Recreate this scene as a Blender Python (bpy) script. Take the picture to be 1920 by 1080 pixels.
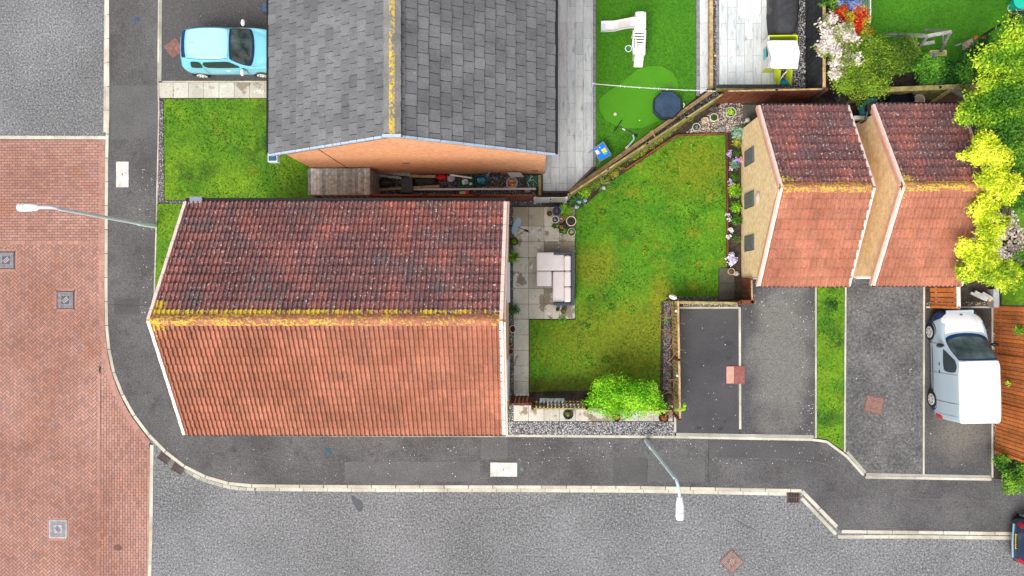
import bpy, math, random
import numpy as np
from mathutils import Vector, Matrix, Quaternion, noise as mnoise
random.seed(7); rng = np.random.default_rng(7)
R = math.radians
for o in list(bpy.data.objects): bpy.data.objects.remove(o)
scene = bpy.context.scene
COL = scene.collection

# ---------------------------------------------------------------- camera
H, F = 27.0, 1350.0
cam_data = bpy.data.cameras.new('camera')
cam_data.sensor_width = 36; cam_data.lens = 36*F/1920
cam_data.clip_start = 0.1; cam_data.clip_end = 500
cam = bpy.data.objects.new('camera', cam_data); COL.objects.link(cam)
cam.location = (0, 0, H)
CQ = Vector((52, -5, -F)).normalized().rotation_difference(Vector((0, 0, -1)))
cam.rotation_mode = 'QUATERNION'; cam.rotation_quaternion = CQ
scene.camera = cam

# ---------------------------------------------------------------- world, sun, exposure
SUN_EL, SUN_AZ = 54, 210          # light comes from the south-west (bottom left of the picture)
world = bpy.data.worlds.new('World'); scene.world = world; world.use_nodes = True
wn = world.node_tree; bg = wn.nodes['Background']
sky = wn.nodes.new('ShaderNodeTexSky'); sky.sky_type = 'NISHITA'; sky.sun_disc = False
sky.sun_elevation = R(SUN_EL); sky.sun_rotation = R(SUN_AZ)
sky.air_density = 1.2; sky.dust_density = 6.0; sky.ozone_density = 0.6
hs = wn.nodes.new('ShaderNodeHueSaturation'); hs.inputs['Saturation'].default_value = 0.35
wn.links.new(sky.outputs[0], hs.inputs['Color']); wn.links.new(hs.outputs[0], bg.inputs[0])
bg.inputs[1].default_value = 0.15
sl = bpy.data.lights.new('sun', 'SUN'); sl.energy = 1.15; sl.angle = R(32); sl.color = (1.0, 0.95, 0.88)
sun = bpy.data.objects.new('sun', sl); COL.objects.link(sun)
az = R(SUN_AZ)
sd = Vector((math.sin(az)*math.cos(R(SUN_EL)), math.cos(az)*math.cos(R(SUN_EL)), math.sin(R(SUN_EL))))
sun.location = (0, -20, 30)
sun.rotation_mode = 'QUATERNION'; sun.rotation_quaternion = sd.to_track_quat('Z', 'Y')
scene.view_settings.view_transform = 'Standard'; scene.view_settings.look = 'None'
scene.view_settings.gamma = 1; scene.view_settings.exposure = 0.54

def pt(px, py, z=0.0):
    """the world point at height z which the photograph shows at pixel px, py"""
    d = CQ @ Vector((px-960, 540-py, -F))
    t = (z-H)/d.z
    return Vector((d.x*t, d.y*t, z))
def P2(px, py, z=0.0):
    p = pt(px, py, z); return (p.x, p.y)
def rect(x0, y0, x1, y1): return [(x0, y0), (x1, y0), (x1, y1), (x0, y1)]

# ---------------------------------------------------------------- materials
def rgb(c): return (c[0], c[1], c[2], 1)
def M(name, c1, c2=None, s=1.0, con=0.35, fine=0.0, fs=25.0, rough=0.85, bump=0.0, bs=None, tint=False,
      spots=(), metal=0.0, spec=0.3, stretch=None, alpha=1.0, coat=0.0, lich=False, trans=0.0, patch=()):
    m = bpy.data.materials.new(name); m.use_nodes = True
    nt = m.node_tree; N = nt.nodes; L = nt.links
    bs_ = N['Principled BSDF']
    tc = N.new('ShaderNodeTexCoord'); mp = N.new('ShaderNodeMapping'); L.new(tc.outputs['Object'], mp.inputs[0])
    if stretch: mp.inputs['Scale'].default_value = stretch
    def nz(scale, detail=4, rough_=0.6):
        n = N.new('ShaderNodeTexNoise'); n.inputs['Scale'].default_value = scale
        n.inputs['Detail'].default_value = detail; n.inputs['Roughness'].default_value = rough_
        L.new(mp.outputs[0], n.inputs['Vector']); return n.outputs['Fac']
    def ramp(f, a, b):
        r = N.new('ShaderNodeMapRange'); r.inputs[1].default_value = a; r.inputs[2].default_value = b
        L.new(f, r.inputs[0]); return r.outputs[0]
    def mix(f, a, b, mode='MIX'):
        x = N.new('ShaderNodeMix'); x.data_type = 'RGBA'; x.blend_type = mode
        for sock, val in ((x.inputs[0], f), (x.inputs[6], a), (x.inputs[7], b)):
            if isinstance(val, (int, float)): sock.default_value = val
            elif isinstance(val, tuple): sock.default_value = rgb(val)
            else: L.new(val, sock)
        return x.outputs[2]
    col = c1
    if c2 is not None: col = mix(ramp(nz(s, 5), 0.5-con/2, 0.5+con/2), c1, c2)
    if tint:
        a = N.new('ShaderNodeAttribute'); a.attribute_name = 'tint'
        col = mix(1.0, col, a.outputs['Color'], 'MULTIPLY')
    for (sc, ssc, lo, hi) in spots: col = mix(ramp(nz(ssc, 4), lo, hi), col, sc)
    for (cx, cy, rx, ry, pc, soft) in patch:      # stains, worn or darkened areas and painted shade with a place of their own (world metres)
        sb = N.new('ShaderNodeVectorMath'); sb.operation = 'SUBTRACT'; L.new(tc.outputs['Object'], sb.inputs[0]); sb.inputs[1].default_value = (cx, cy, 0)
        dv = N.new('ShaderNodeVectorMath'); dv.operation = 'MULTIPLY'; L.new(sb.outputs[0], dv.inputs[0]); dv.inputs[1].default_value = (1/rx, 1/ry, 0)
        ln = N.new('ShaderNodeVectorMath'); ln.operation = 'LENGTH'; L.new(dv.outputs[0], ln.inputs[0])
        nn = N.new('ShaderNodeMath'); nn.operation = 'MULTIPLY_ADD'; L.new(nz(1.1, 5, .65), nn.inputs[0]); nn.inputs[1].default_value = 1.6; L.new(ln.outputs['Value'], nn.inputs[2])
        col = mix(ramp(nn.outputs[0], 1.8+soft, 1.8-soft), col, pc)
    if fine:
        r = N.new('ShaderNodeMapRange'); L.new(nz(fs, 3, 0.7), r.inputs[0])
        r.inputs[1].default_value = 0.3; r.inputs[2].default_value = 0.7
        r.inputs[3].default_value = 1-fine; r.inputs[4].default_value = 1+fine
        cmb = N.new('ShaderNodeCombineColor')
        for i in range(3): L.new(r.outputs[0], cmb.inputs[i])
        col = mix(1.0, col, cmb.outputs[0], 'MULTIPLY')
    if lich:
        a = N.new('ShaderNodeAttribute'); a.attribute_name = 'lich'
        ad = N.new('ShaderNodeMath'); ad.operation = 'ADD'
        L.new(a.outputs['Fac'], ad.inputs[0]); L.new(nz(14, 5, 0.7), ad.inputs[1])
        lc = mix(ramp(nz(30, 2), 0.45, 0.6), (0.62, 0.42, 0.01), (0.50, 0.36, 0.10))
        col = mix(ramp(ad.outputs[0], 0.98, 1.04), col, lc)
    if isinstance(col, tuple): bs_.inputs['Base Color'].default_value = rgb(col)
    else: L.new(col, bs_.inputs['Base Color'])
    bs_.inputs['Roughness'].default_value = rough; bs_.inputs['Metallic'].default_value = metal
    bs_.inputs['Specular IOR Level'].default_value = spec
    if coat: bs_.inputs['Coat Weight'].default_value = coat; bs_.inputs['Coat Roughness'].default_value = 0.05
    if alpha < 1: bs_.inputs['Alpha'].default_value = alpha
    if trans:
        out = N['Material Output']; tr = N.new('ShaderNodeBsdfTranslucent'); ms = N.new('ShaderNodeMixShader')
        ms.inputs[0].default_value = trans
        if isinstance(col, tuple): tr.inputs[0].default_value = rgb(col)
        else: L.new(col, tr.inputs[0])
        L.new(bs_.outputs[0], ms.inputs[1]); L.new(tr.outputs[0], ms.inputs[2]); L.new(ms.outputs[0], out.inputs[0])
    if bump:
        b = N.new('ShaderNodeBump'); b.inputs['Strength'].default_value = bump; b.inputs['Distance'].default_value = 0.02
        L.new(nz(bs or fs, 4, 0.7), b.inputs['Height']); L.new(b.outputs[0], bs_.inputs['Normal'])
    return m

def brickmat(name, axis, c1, c2, mortar, bw=0.225, bh=0.075, fine=0.15):
    """brick courses laid along one wall axis and up z"""
    m = bpy.data.materials.new(name); m.use_nodes = True
    nt = m.node_tree; N = nt.nodes; L = nt.links; b = N['Principled BSDF']
    tc = N.new('ShaderNodeTexCoord'); sp = N.new('ShaderNodeSeparateXYZ'); cb = N.new('ShaderNodeCombineXYZ')
    L.new(tc.outputs['Object'], sp.inputs[0])
    L.new(sp.outputs[0 if axis == 'x' else 1], cb.inputs[0]); L.new(sp.outputs[2], cb.inputs[1])
    bt = N.new('ShaderNodeTexBrick'); L.new(cb.outputs[0], bt.inputs['Vector'])
    bt.inputs['Scale'].default_value = 1.0; bt.inputs['Brick Width'].default_value = bw; bt.inputs['Row Height'].default_value = bh
    bt.inputs['Mortar Size'].default_value = 0.006
    bt.inputs['Color1'].default_value = rgb(c1); bt.inputs['Color2'].default_value = rgb(c2); bt.inputs['Mortar'].default_value = rgb(mortar)
    n = N.new('ShaderNodeTexNoise'); n.inputs['Scale'].default_value = 6; n.inputs['Detail'].default_value = 8
    n.inputs['Roughness'].default_value = 0.75
    L.new(tc.outputs['Object'], n.inputs['Vector'])
    r = N.new('ShaderNodeMapRange'); r.inputs[1].default_value = .3; r.inputs[2].default_value = .7
    r.inputs[3].default_value = 1-fine; r.inputs[4].default_value = 1+fine; L.new(n.outputs['Fac'], r.inputs[0])
    mx = N.new('ShaderNodeMix'); mx.data_type = 'RGBA'; mx.blend_type = 'MULTIPLY'; mx.inputs[0].default_value = 1
    cc = N.new('ShaderNodeCombineColor')
    for i in range(3): L.new(r.outputs[0], cc.inputs[i])
    L.new(bt.outputs['Color'], mx.inputs[6]); L.new(cc.outputs[0], mx.inputs[7]); L.new(mx.outputs[2], b.inputs['Base Color'])
    b.inputs['Roughness'].default_value = 0.9
    bp = N.new('ShaderNodeBump'); bp.inputs['Strength'].default_value = 0.3; bp.inputs['Distance'].default_value = 0.01
    L.new(bt.outputs['Fac'], bp.inputs['Height']); bp.invert = True; L.new(bp.outputs[0], b.inputs['Normal'])
    return m

# ---------------------------------------------------------------- mesh builder
class MB:
    def __init__(s): s.v = []; s.f = []; s.t = []; s.l = []; s.tint = (1, 1, 1); s.lich = 0.0
    def face(s, pts, tint=None, lich=None):
        n = len(s.v); s.v += [tuple(p) for p in pts]; s.f.append(tuple(range(n, n+len(pts))))
        s.t.append(tint or s.tint); s.l.append(s.lich if lich is None else lich)
    def mesh(s, verts, faces, tint=None):
        n = len(s.v); s.v += [tuple(p) for p in verts]
        for f in faces: s.f.append(tuple(i+n for i in f)); s.t.append(tint or s.tint); s.l.append(s.lich)
    def box(s, c, sz, rz=0, tint=None, q=None):
        cx, cy, cz = c; a, b, d = sz[0]/2, sz[1]/2, sz[2]/2
        vs = []
        for z in (-d, d):
            for x, y in ((-a, -b), (a, -b), (a, b), (-a, b)):
                p = Vector((x, y, z))
                if q: p = q @ p
                elif rz: p = Vector((x*math.cos(rz)-y*math.sin(rz), x*math.sin(rz)+y*math.cos(rz), z))
                vs.append((cx+p.x, cy+p.y, cz+p.z))
        s.mesh(vs, [(3, 2, 1, 0), (4, 5, 6, 7), (0, 1, 5, 4), (1, 2, 6, 5), (2, 3, 7, 6), (3, 0, 4, 7)], tint)
    def prism(s, xy, z0, z1, tint=None):
        a = sum(xy[i][0]*xy[(i+1) % len(xy)][1]-xy[(i+1) % len(xy)][0]*xy[i][1] for i in range(len(xy)))
        if a < 0: xy = xy[::-1]
        n = len(xy)
        s.mesh([(x, y, z0) for x, y in xy]+[(x, y, z1) for x, y in xy],
               [tuple(range(n-1, -1, -1)), tuple(range(n, 2*n))]+[(i, (i+1) % n, n+(i+1) % n, n+i) for i in range(n)], tint)
    def beam(s, p0, p1, w, h, tint=None):
        p0, p1 = Vector(p0), Vector(p1); d = p1-p0; L_ = d.length
        if L_ < 1e-6: return
        q = d.to_track_quat('X', 'Z'); s.box((p0+p1)/2, (L_, w, h), q=q, tint=tint)
    def tube(s, pts, r, n=8, tint=None, cap=True):
        pts = [Vector(p) for p in pts]; rs = r if isinstance(r, (list, tuple)) else [r]*len(pts)
        vs = []; up = None
        for i, p in enumerate(pts):
            d = (pts[min(i+1, len(pts)-1)]-pts[max(i-1, 0)]).normalized()
            if up is None: up = Vector((0, 0, 1)) if abs(d.z) < .9 else Vector((1, 0, 0))
            a = d.cross(up).normalized(); b = d.cross(a).normalized(); up = -b if (-b).dot(up) > 0 else b
            for k in range(n):
                t = 2*math.pi*k/n; vs.append(p+(a*math.cos(t)+b*math.sin(t))*rs[i])
        fs = [(i*n+k, i*n+(k+1) % n, (i+1)*n+(k+1) % n, (i+1)*n+k) for i in range(len(pts)-1) for k in range(n)]
        if cap: fs += [tuple(range(n-1, -1, -1)), tuple((len(pts)-1)*n+k for k in range(n))]
        s.mesh(vs, fs, tint)
    def lathe(s, c, prof, n=20, tint=None, sx=1, sy=1, rz=0):
        vs = []
        for (r, z) in prof:
            for k in range(n):
                t = 2*math.pi*k/n; x, y = r*math.cos(t)*sx, r*math.sin(t)*sy
                vs.append((c[0]+x*math.cos(rz)-y*math.sin(rz), c[1]+x*math.sin(rz)+y*math.cos(rz), c[2]+z))
        fs = [(i*n+k, i*n+(k+1) % n, (i+1)*n+(k+1) % n, (i+1)*n+k) for i in range(len(prof)-1) for k in range(n)]
        fs += [tuple(range(n-1, -1, -1)), tuple((len(prof)-1)*n+k for k in range(n))]
        s.mesh(vs, fs, tint)
    def blob(s, c, r, jit=0.15, tint=None, n=10, m=6):
        seed = random.random()*100
        vs = []; 
        for i in range(m+1):
            th = math.pi*i/m
            for k in range(n):
                ph = 2*math.pi*k/n; d = Vector((math.sin(th)*math.cos(ph), math.sin(th)*math.sin(ph), math.cos(th)))
                j = 1+jit*mnoise.noise(d*2+Vector((seed, 0, 0)))*2
                vs.append((c[0]+d.x*r[0]*j, c[1]+d.y*r[1]*j, c[2]+d.z*r[2]*j))
        s.mesh(vs, [(i*n+k, (i+1)*n+k, (i+1)*n+(k+1) % n, i*n+(k+1) % n) for i in range(m) for k in range(n)], tint)
    def build(s, name, mat, parent=None, bevel=0, smooth=False, **tags):
        me = bpy.data.meshes.new(name)
        off = parent_origin(parent) if parent else None
        if off is None and not tags.get('kind'):
            a = np.array(s.v); off = Vector(((a[:, 0].min()+a[:, 0].max())/2, (a[:, 1].min()+a[:, 1].max())/2, a[:, 2].min()))
        if off is None: off = Vector((0, 0, 0))
        me.from_pydata([(x-off.x, y-off.y, z-off.z) for x, y, z in s.v], [], s.f)
        at = me.attributes.new('tint', 'FLOAT_COLOR', 'FACE')
        at.data.foreach_set('color', np.array([(*t[:3], 1.0) for t in s.t], dtype=np.float32).ravel())
        al = me.attributes.new('lich', 'FLOAT', 'FACE'); al.data.foreach_set('value', np.array(s.l, dtype=np.float32))
        me.materials.append(mat)
        if smooth: me.polygons.foreach_set('use_smooth', [True]*len(me.polygons))
        o = bpy.data.objects.new(name, me); COL.objects.link(o)
        if parent: o.parent = parent
        else: o.location = off
        if bevel:
            b = o.modifiers.new('bevel', 'BEVEL'); b.width = bevel; b.segments = 2; b.limit_method = 'ANGLE'
        tag(o, **tags); return o
def parent_origin(p):
    v = Vector(p.location)
    while p.parent: p = p.parent; v = v+Vector(p.location)
    return v
def tag(o, label=None, cat=None, group=None, kind=None):
    if label: o['label'] = label
    if cat: o['category'] = cat
    if group: o['group'] = group
    if kind: o['kind'] = kind
    return o
def thing(name, loc, label, cat, group=None, rz=0):
    o = bpy.data.objects.new(name, None); COL.objects.link(o); o.location = loc; o.rotation_euler = (0, 0, rz)
    o.empty_display_size = 0.3
    return tag(o, label, cat, group)
class Loc:      # local-space builder: build parts as if the thing stood at 0,0,0
    pass
def buildl(mb, name, mat, parent, bevel=0, smooth=False, **tags):
    o = parent_origin(parent); mb.v = [(x+o.x, y+o.y, z+o.z) for x, y, z in mb.v]
    return mb.build(name, mat, parent, bevel, smooth, **tags)
def dup(root, loc, label, rz=None):
    r = root.copy(); COL.objects.link(r); r.location = loc; r['label'] = label
    if rz is not None: r.rotation_euler = (0, 0, rz)
    for ch in list(root.children):
        c = ch.copy(); COL.objects.link(c); c.parent = r
        for g in list(ch.children):
            d = g.copy(); COL.objects.link(d); d.parent = c
    return r
def vn(x, y, s=1.0, o=0.0): return mnoise.noise(Vector((x*s+o, y*s-o, o*0.37)))
def var(a=0.1, warm=0.0):
    k = 1+random.uniform(-a, a); w = random.uniform(-warm, warm); return (k*(1+w), k, k*(1-w))

# foliage -------------------------------------------------------
def leafmesh(name, pts, nrm, size, cols, mat, parent=None, asp=0.55, **tags):
    n = len(pts); off = parent_origin(parent) if parent else Vector((0, 0, 0))
    nrm = nrm/np.linalg.norm(nrm, axis=1, keepdims=True)
    a = np.cross(nrm, rng.normal(size=(n, 3))); a /= np.linalg.norm(a, axis=1, keepdims=True)
    b = np.cross(nrm, a); sz = size*rng.uniform(0.6, 1.3, (n, 1))
    V = np.stack([pts-a*sz*.5, pts+b*sz*asp*.5-nrm*sz*.12, pts+a*sz*.5, pts-b*sz*asp*.5-nrm*sz*.12], 1).reshape(-1, 3)
    V -= np.array(off)
    me = bpy.data.meshes.new(name); me.vertices.add(4*n); me.vertices.foreach_set('co', V.ravel().astype(np.float32))
    me.loops.add(4*n); me.polygons.add(n)
    me.loops.foreach_set('vertex_index', np.arange(4*n, dtype=np.int32))
    me.polygons.foreach_set('loop_start', np.arange(0, 4*n, 4, dtype=np.int32))
    me.polygons.foreach_set('loop_total', np.full(n, 4, dtype=np.int32)); me.update(calc_edges=True)
    at = me.attributes.new('tint', 'FLOAT_COLOR', 'FACE')
    at.data.foreach_set('color', np.concatenate([cols, np.ones((n, 1))], 1).astype(np.float32).ravel())
    me.materials.append(mat); o = bpy.data.objects.new(name, me); COL.objects.link(o)
    if parent: o.parent = parent
    tag(o, **tags); return o
def palette(pts, pal, cl=1.5, jit=0.4):
    pal = np.array(pal); n = len(pts); o = random.random()*50
    k = np.array([mnoise.noise(Vector((float(p[0])*cl+o, float(p[1])*cl, float(p[2])*cl))) for p in pts])
    f = np.clip((k*1.6+0.5)+rng.normal(0, 0.22, n), 0, 0.999)*(len(pal)-1)
    i = f.astype(int); w = (f-i)[:, None]; c = pal[i]*(1-w)+pal[np.minimum(i+1, len(pal)-1)]*w
    return c*(1+rng.uniform(-jit, jit, (n, 1)))
def crown(name, blobs, n, size, pal, mat, parent=None, cl=1.5, asp=0.55, up=0.6, lo=0.55, **tags):
    """blobs: (x, y, z, rx, ry, rz) in world metres"""
    B = np.array(blobs, float); w = B[:, 3]*B[:, 4]; w /= w.sum(); idx = rng.choice(len(B), n, p=w)
    d = rng.normal(size=(n, 3)); d[:, 2] = np.abs(d[:, 2])*0.9-0.25*rng.random(n); d /= np.linalg.norm(d, axis=1, keepdims=True)
    rr = (rng.uniform(lo, 1.0, (n, 1)))*(1+rng.normal(0, .08, (n, 1)))
    o = random.random()*40
    sc = np.array([1+0.28*mnoise.noise(Vector((float(x[0]*2.2+o), float(x[1]*2.2), float(x[2]*2.2+i)))) for x, i in zip(d, idx)])[:, None]
    pts = B[idx, :3]+d*rr*sc*B[idx, 3:6]
    pts[:, 2] = np.maximum(pts[:, 2], 0.03)
    nr = d*0.7+rng.normal(size=(n, 3))*0.55; nr[:, 2] = np.abs(nr[:, 2])+up
    return leafmesh(name, pts, nr, size, palette(pts, pal, cl), mat, parent, asp, **tags)
def inside(poly, X, Y):
    c = np.zeros(len(X), bool); j = len(poly)-1
    for i in range(len(poly)):
        xi, yi = poly[i]; xj, yj = poly[j]
        with np.errstate(divide='ignore', invalid='ignore'):
            k = ((yi > Y) != (yj > Y)) & (X < (xj-xi)*(Y-yi)/(yj-yi+1e-12)+xi)
        c ^= k; j = i
    return c
def scatter(poly, dens):
    A = np.array(poly); x0, y0 = A.min(0); x1, y1 = A.max(0); n = int((x1-x0)*(y1-y0)*dens)
    X = rng.uniform(x0, x1, n); Y = rng.uniform(y0, y1, n); k = inside(poly, X, Y); return X[k], Y[k]
def blades(name, poly, z, dens, size, pal, mat, cl=0.6, **tags):
    X, Y = scatter(poly, dens); n = len(X)
    pts = np.stack([X, Y, np.full(n, z)+rng.uniform(0.0, .03, n)], 1)
    nr = rng.normal(size=(n, 3))*0.5; nr[:, 2] = np.abs(nr[:, 2])+0.5
    return leafmesh(name, pts, nr, size, palette(pts, pal, cl, 0.3), mat, None, 0.35, **tags)

# ---------------------------------------------------------------- material library
W1 = (1, 1, 1)
LEAF = M('leaf', W1, tint=True, rough=0.55, trans=0.25)
PETAL = M('petal', W1, tint=True, rough=0.7, trans=0.2)
PAINT = M('painted', W1, tint=True, rough=0.5, fine=.08, fs=12)
ROAD = M('road_asphalt', (.120, .122, .126), (.195, .198, .206), s=.22, con=.35, fine=.62, fs=13.5, rough=.95, bump=.9, bs=18,
         spots=[((.31, .32, .335), 19, .54, .66), ((.045, .045, .05), 17, .55, .68), ((.135, .137, .14), .5, .56, .74)])
PAVE = M('pavement_asphalt', (.068, .066, .068), (.115, .112, .115), s=.45, con=.3, fine=.42, fs=20, rough=.95, bump=.7, bs=26,
         spots=[((.055, .052, .052), 2.2, .56, .78), ((.20, .19, .18), 22, .60, .70), ((.035, .034, .034), 15, .62, .70)])
_a = P2(1462, 660, .1); _b = P2(1800, 600, .1); _c = P2(1800, 820, .1)
DRIVE = M('driveway_asphalt', (.062, .062, .066), (.085, .083, .084), s=.3, con=.3, fine=.4, fs=18, rough=.95, bump=.7, bs=26,
          spots=[((.22, .21, .20), 22, .62, .72)], patch=[(_a[0], _a[1], 1.05, 2.6, (.150, .147, .138), .35), (_b[0], _b[1]+.4, 1.1, .9, (.035, .028, .02), .4), (_c[0], _c[1]+.2, .9, .9, (.14, .13, .115), .5)])  # middle patch darkens the asphalt round the van's nose
DRIVE_D = M('dark_driveway_asphalt', (.050, .050, .055), (.078, .076, .080), s=.5, con=.4, fine=.2, fs=22, rough=.95, bump=.4, bs=30,
          spots=[((.30, .30, .29), 9, .745, .765)])
DRIVE_M = M('mottled_driveway_asphalt', (.07, .07, .073), (.15, .147, .143), s=.9, con=.45, fine=.5, fs=12, rough=.95, bump=.7, bs=22,
          spots=[((.20, .20, .195), 8, .56, .74), ((.05, .05, .052), 7, .58, .76)])
KERB = M('kerb_concrete', (.40, .375, .315), (.58, .555, .48), s=1.5, fine=.12, fs=20, tint=True, spots=[((.22, .20, .17), 6, .66, .78)])
MORT = M('joint_sand', (.06, .042, .036), (.09, .062, .052), s=3)
PAVER = M('paver', (.285, .143, .113), (.385, .22, .183), s=.28, con=.3, fine=.16, fs=20, tint=True, rough=.9,
          spots=[((.33, .15, .095), .5, .58, .76), ((.19, .11, .09), 9, .64, .74)])
SLAB = M('slab_concrete', (.40, .385, .325), (.52, .505, .45), s=1.2, con=.4, fine=.12, fs=18, tint=True,
         spots=[((.24, .20, .145), 1.3, .555, .60), ((.20, .18, .14), 8, .60, .76), ((.62, .61, .57), 3, .62, .70)])
SLABD = M('mossy_dark_slab', (.065, .062, .05), (.11, .105, .085), s=2, fine=.2, tint=True)
TILE = M('grey_wood_effect_tile', (.46, .50, .51), (.62, .65, .65), s=1.6, con=.5, fine=.10, fs=8, tint=True, stretch=(3, .6, 1), rough=.5,
         spots=[((.24, .27, .28), 3.0, .57, .75)])
SETT = M('grey_sett', (.17, .175, .185), (.27, .27, .28), s=8, fine=.2, tint=True)
SOIL = M('soil', (.030, .022, .016), (.065, .048, .035), s=5, fine=.5, fs=18, bump=.6, bs=20)
MULCH = M('dark_gravel_bed', (.045, .043, .042), (.12, .11, .10), s=7, fine=.6, fs=22, bump=.8, bs=22)
GRASSB = M('lawn_base', (.052, .165, .005), (.13, .25, .007), s=.9, con=.3, fine=.4, fs=14, bump=.8, bs=18,
          spots=[((.025, .085, .005), .8, .56, .70), ((.12, .18, .006), 1.6, .60, .72)])
TURFM = M('artificial_turf', (.038, .165, .004), (.058, .21, .006), s=.8, con=.5, fine=.35, fs=15, bump=.8, bs=20)
TURFL = M('putting_turf', (.058, .235, .006), (.068, .255, .008), s=2, fine=.12, fs=22)
WOOD_G = M('weathered_wood', (.20, .20, .185), (.34, .34, .32), s=2, con=.4, fine=.35, fs=9, tint=True, stretch=(1, 1, 1), bump=.4)
WOOD_R = M('red_brown_stained_wood', (.105, .030, .016), (.20, .062, .032), s=1.4, fine=.35, fs=9, tint=True, bump=.3)
WOOD_O = M('orange_stained_wood', (.42, .125, .03), (.60, .19, .05), s=1.2, fine=.25, fs=9, tint=True, bump=.3)
WOOD_T = M('tan_timber', (.33, .21, .10), (.50, .36, .19), s=2, fine=.3, fs=8, tint=True, bump=.3, spots=[((.16, .17, .04), 3, .58, .72)])
WOOD_M = M('mossy_timber', (.19, .16, .05), (.36, .31, .13), s=2.5, fine=.4, fs=9, tint=True, bump=.5)
WOOD_K = M('black_stained_wood', (.028, .030, .035), (.055, .058, .066), s=2, fine=.4, fs=10, tint=True)
WOOD_S = M('silver_grey_wood', (.30, .30, .29), (.46, .46, .45), s=2, fine=.2, fs=10, tint=True)
TERR = M('terracotta_tile', (.285, .104, .062), (.395, .162, .100), s=.7, con=.4, fine=.25, fs=14, tint=True, rough=.85, lich=True,
         spots=[((.20, .095, .075), 2.2, .58, .76), ((.17, .09, .075), 9, .62, .74), ((.62, .55, .48), 18, .70, .74)])
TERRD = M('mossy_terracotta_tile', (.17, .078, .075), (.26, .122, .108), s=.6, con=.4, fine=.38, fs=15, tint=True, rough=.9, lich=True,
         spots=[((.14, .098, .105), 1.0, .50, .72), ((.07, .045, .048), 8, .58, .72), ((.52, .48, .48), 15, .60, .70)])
SLATE = M('slate_tile', (.105, .107, .112), (.175, .177, .182), s=1.4, con=.5, fine=.22, fs=22, tint=True, rough=.8, lich=True,
         spots=[((.20, .205, .215), 1.1, .60, .78), ((.42, .42, .42), 13, .70, .74)])
GAPM = M('roof_underlay', (.02, .018, .018))
VERGE = M('mortar_verge', (.78, .60, .52), (.86, .74, .68), s=4, tint=True)
VERGED = M('terracotta_verge', (.48, .17, .12), (.60, .24, .16), s=4)
BLACKP = M('black_plastic', (.012, .012, .014), rough=.35)
GREYP = M('grey_plastic', (.20, .23, .27), rough=.4)
WHITEP = M('white_plastic', (.80, .80, .80), (.74, .75, .77), s=3, rough=.35)
METAL = M('galvanised_steel', (.55, .70, .80), (.66, .80, .88), s=6, rough=.5)
LAMPW = M('lamp_white', (.80, .84, .86), rough=.4)
LENS = M('lamp_lens', (.50, .60, .64), rough=.15, spec=.6)
RUST = M('rusty_cast_iron', (.15, .07, .062), (.23, .12, .105), s=8, fine=.3, tint=True)
IRON = M('cast_iron', (.06, .06, .07), (.10, .10, .115), s=8, fine=.4, fs=20, tint=True)
IRONL = M('worn_cast_iron', (.30, .30, .32), (.42, .42, .44), s=8, fine=.3)
BLUEM = M('blue_cover', (.03, .07, .13), (.05, .10, .17), s=10)
FABK = M('black_cover_fabric', (.03, .032, .036), (.05, .052, .058), s=5, fine=.2, bump=.6, bs=6)
FABN = M('navy_cover_fabric', (.022, .045, .085), (.04, .075, .13), s=2.5, fine=.15, bump=.5, bs=5)
CUSH = M('cream_cushion', (.72, .66, .66), (.78, .73, .73), s=3, rough=.9)
RATTAN = M('charcoal_rattan', (.05, .065, .085), (.075, .09, .11), s=20, fine=.3, rough=.7)
GLASS = M('dark_glass', (.015, .03, .033), (.10, .15, .15), s=2.2, con=.35, rough=.12, spec=.6)  # grey-green mottling paints reflections into the windscreens
WINDG = M('window_glass', (.03, .04, .05), rough=.1, spec=.6)
RUBBER = M('tyre_rubber', (.016, .016, .018), rough=.8)
STONEM = M('stone', (.28, .26, .23), (.42, .39, .34), s=4, fine=.4, fs=14, tint=True, bump=.6)
GRAVP = M('pale_gravel', (.40, .33, .27), (.52, .42, .35), s=3, tint=True)
BRICKO = brickmat('orange_brick', 'x', (.74, .33, .15), (.82, .42, .22), (.68, .42, .27), fine=.25)
BUFFY = brickmat('buff_brick', 'y', (.84, .60, .32), (.90, .69, .42), (.86, .66, .44), fine=.28)
BRICKOY = brickmat('orange_brick_side', 'y', (.60, .30, .18), (.68, .36, .23), (.56, .38, .26))

# ---------------------------------------------------------------- ground sheets
def sheet(name, px, z0, z1, mat, kind='structure', tint=None):
    m = MB(); m.prism([P2(x, y, z1) for x, y in px], z0, z1, tint); return m.build(name, mat, kind=kind)
ZP = 0.10          # level of pavements and gardens above the road
m = MB(); m.prism([(-90, -60), (90, -60), (90, 60), (-90, 60)], -0.3, -0.012)
m.build('ground', SOIL, kind='structure')
m = MB(); m.prism([P2(*p) for p in [(-260, -200), (230, -200), (230, 600), (330, 800), (430, 880), (1500, 890), (1600, 960), (2200, 960), (2200, 1400), (-260, 1400)]], -0.2, 0.0)
m.build('road', ROAD, kind='structure')
m = MB(); m.prism([P2(*p) for p in [(-260, 258), (203, 258), (202, 610), (218, 700), (240, 757), (287, 835), (283, 1110), (278, 1400), (-260, 1400)]], -0.01, 0.004)
m.build('paving_bed', MORT, kind='structure')

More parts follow.
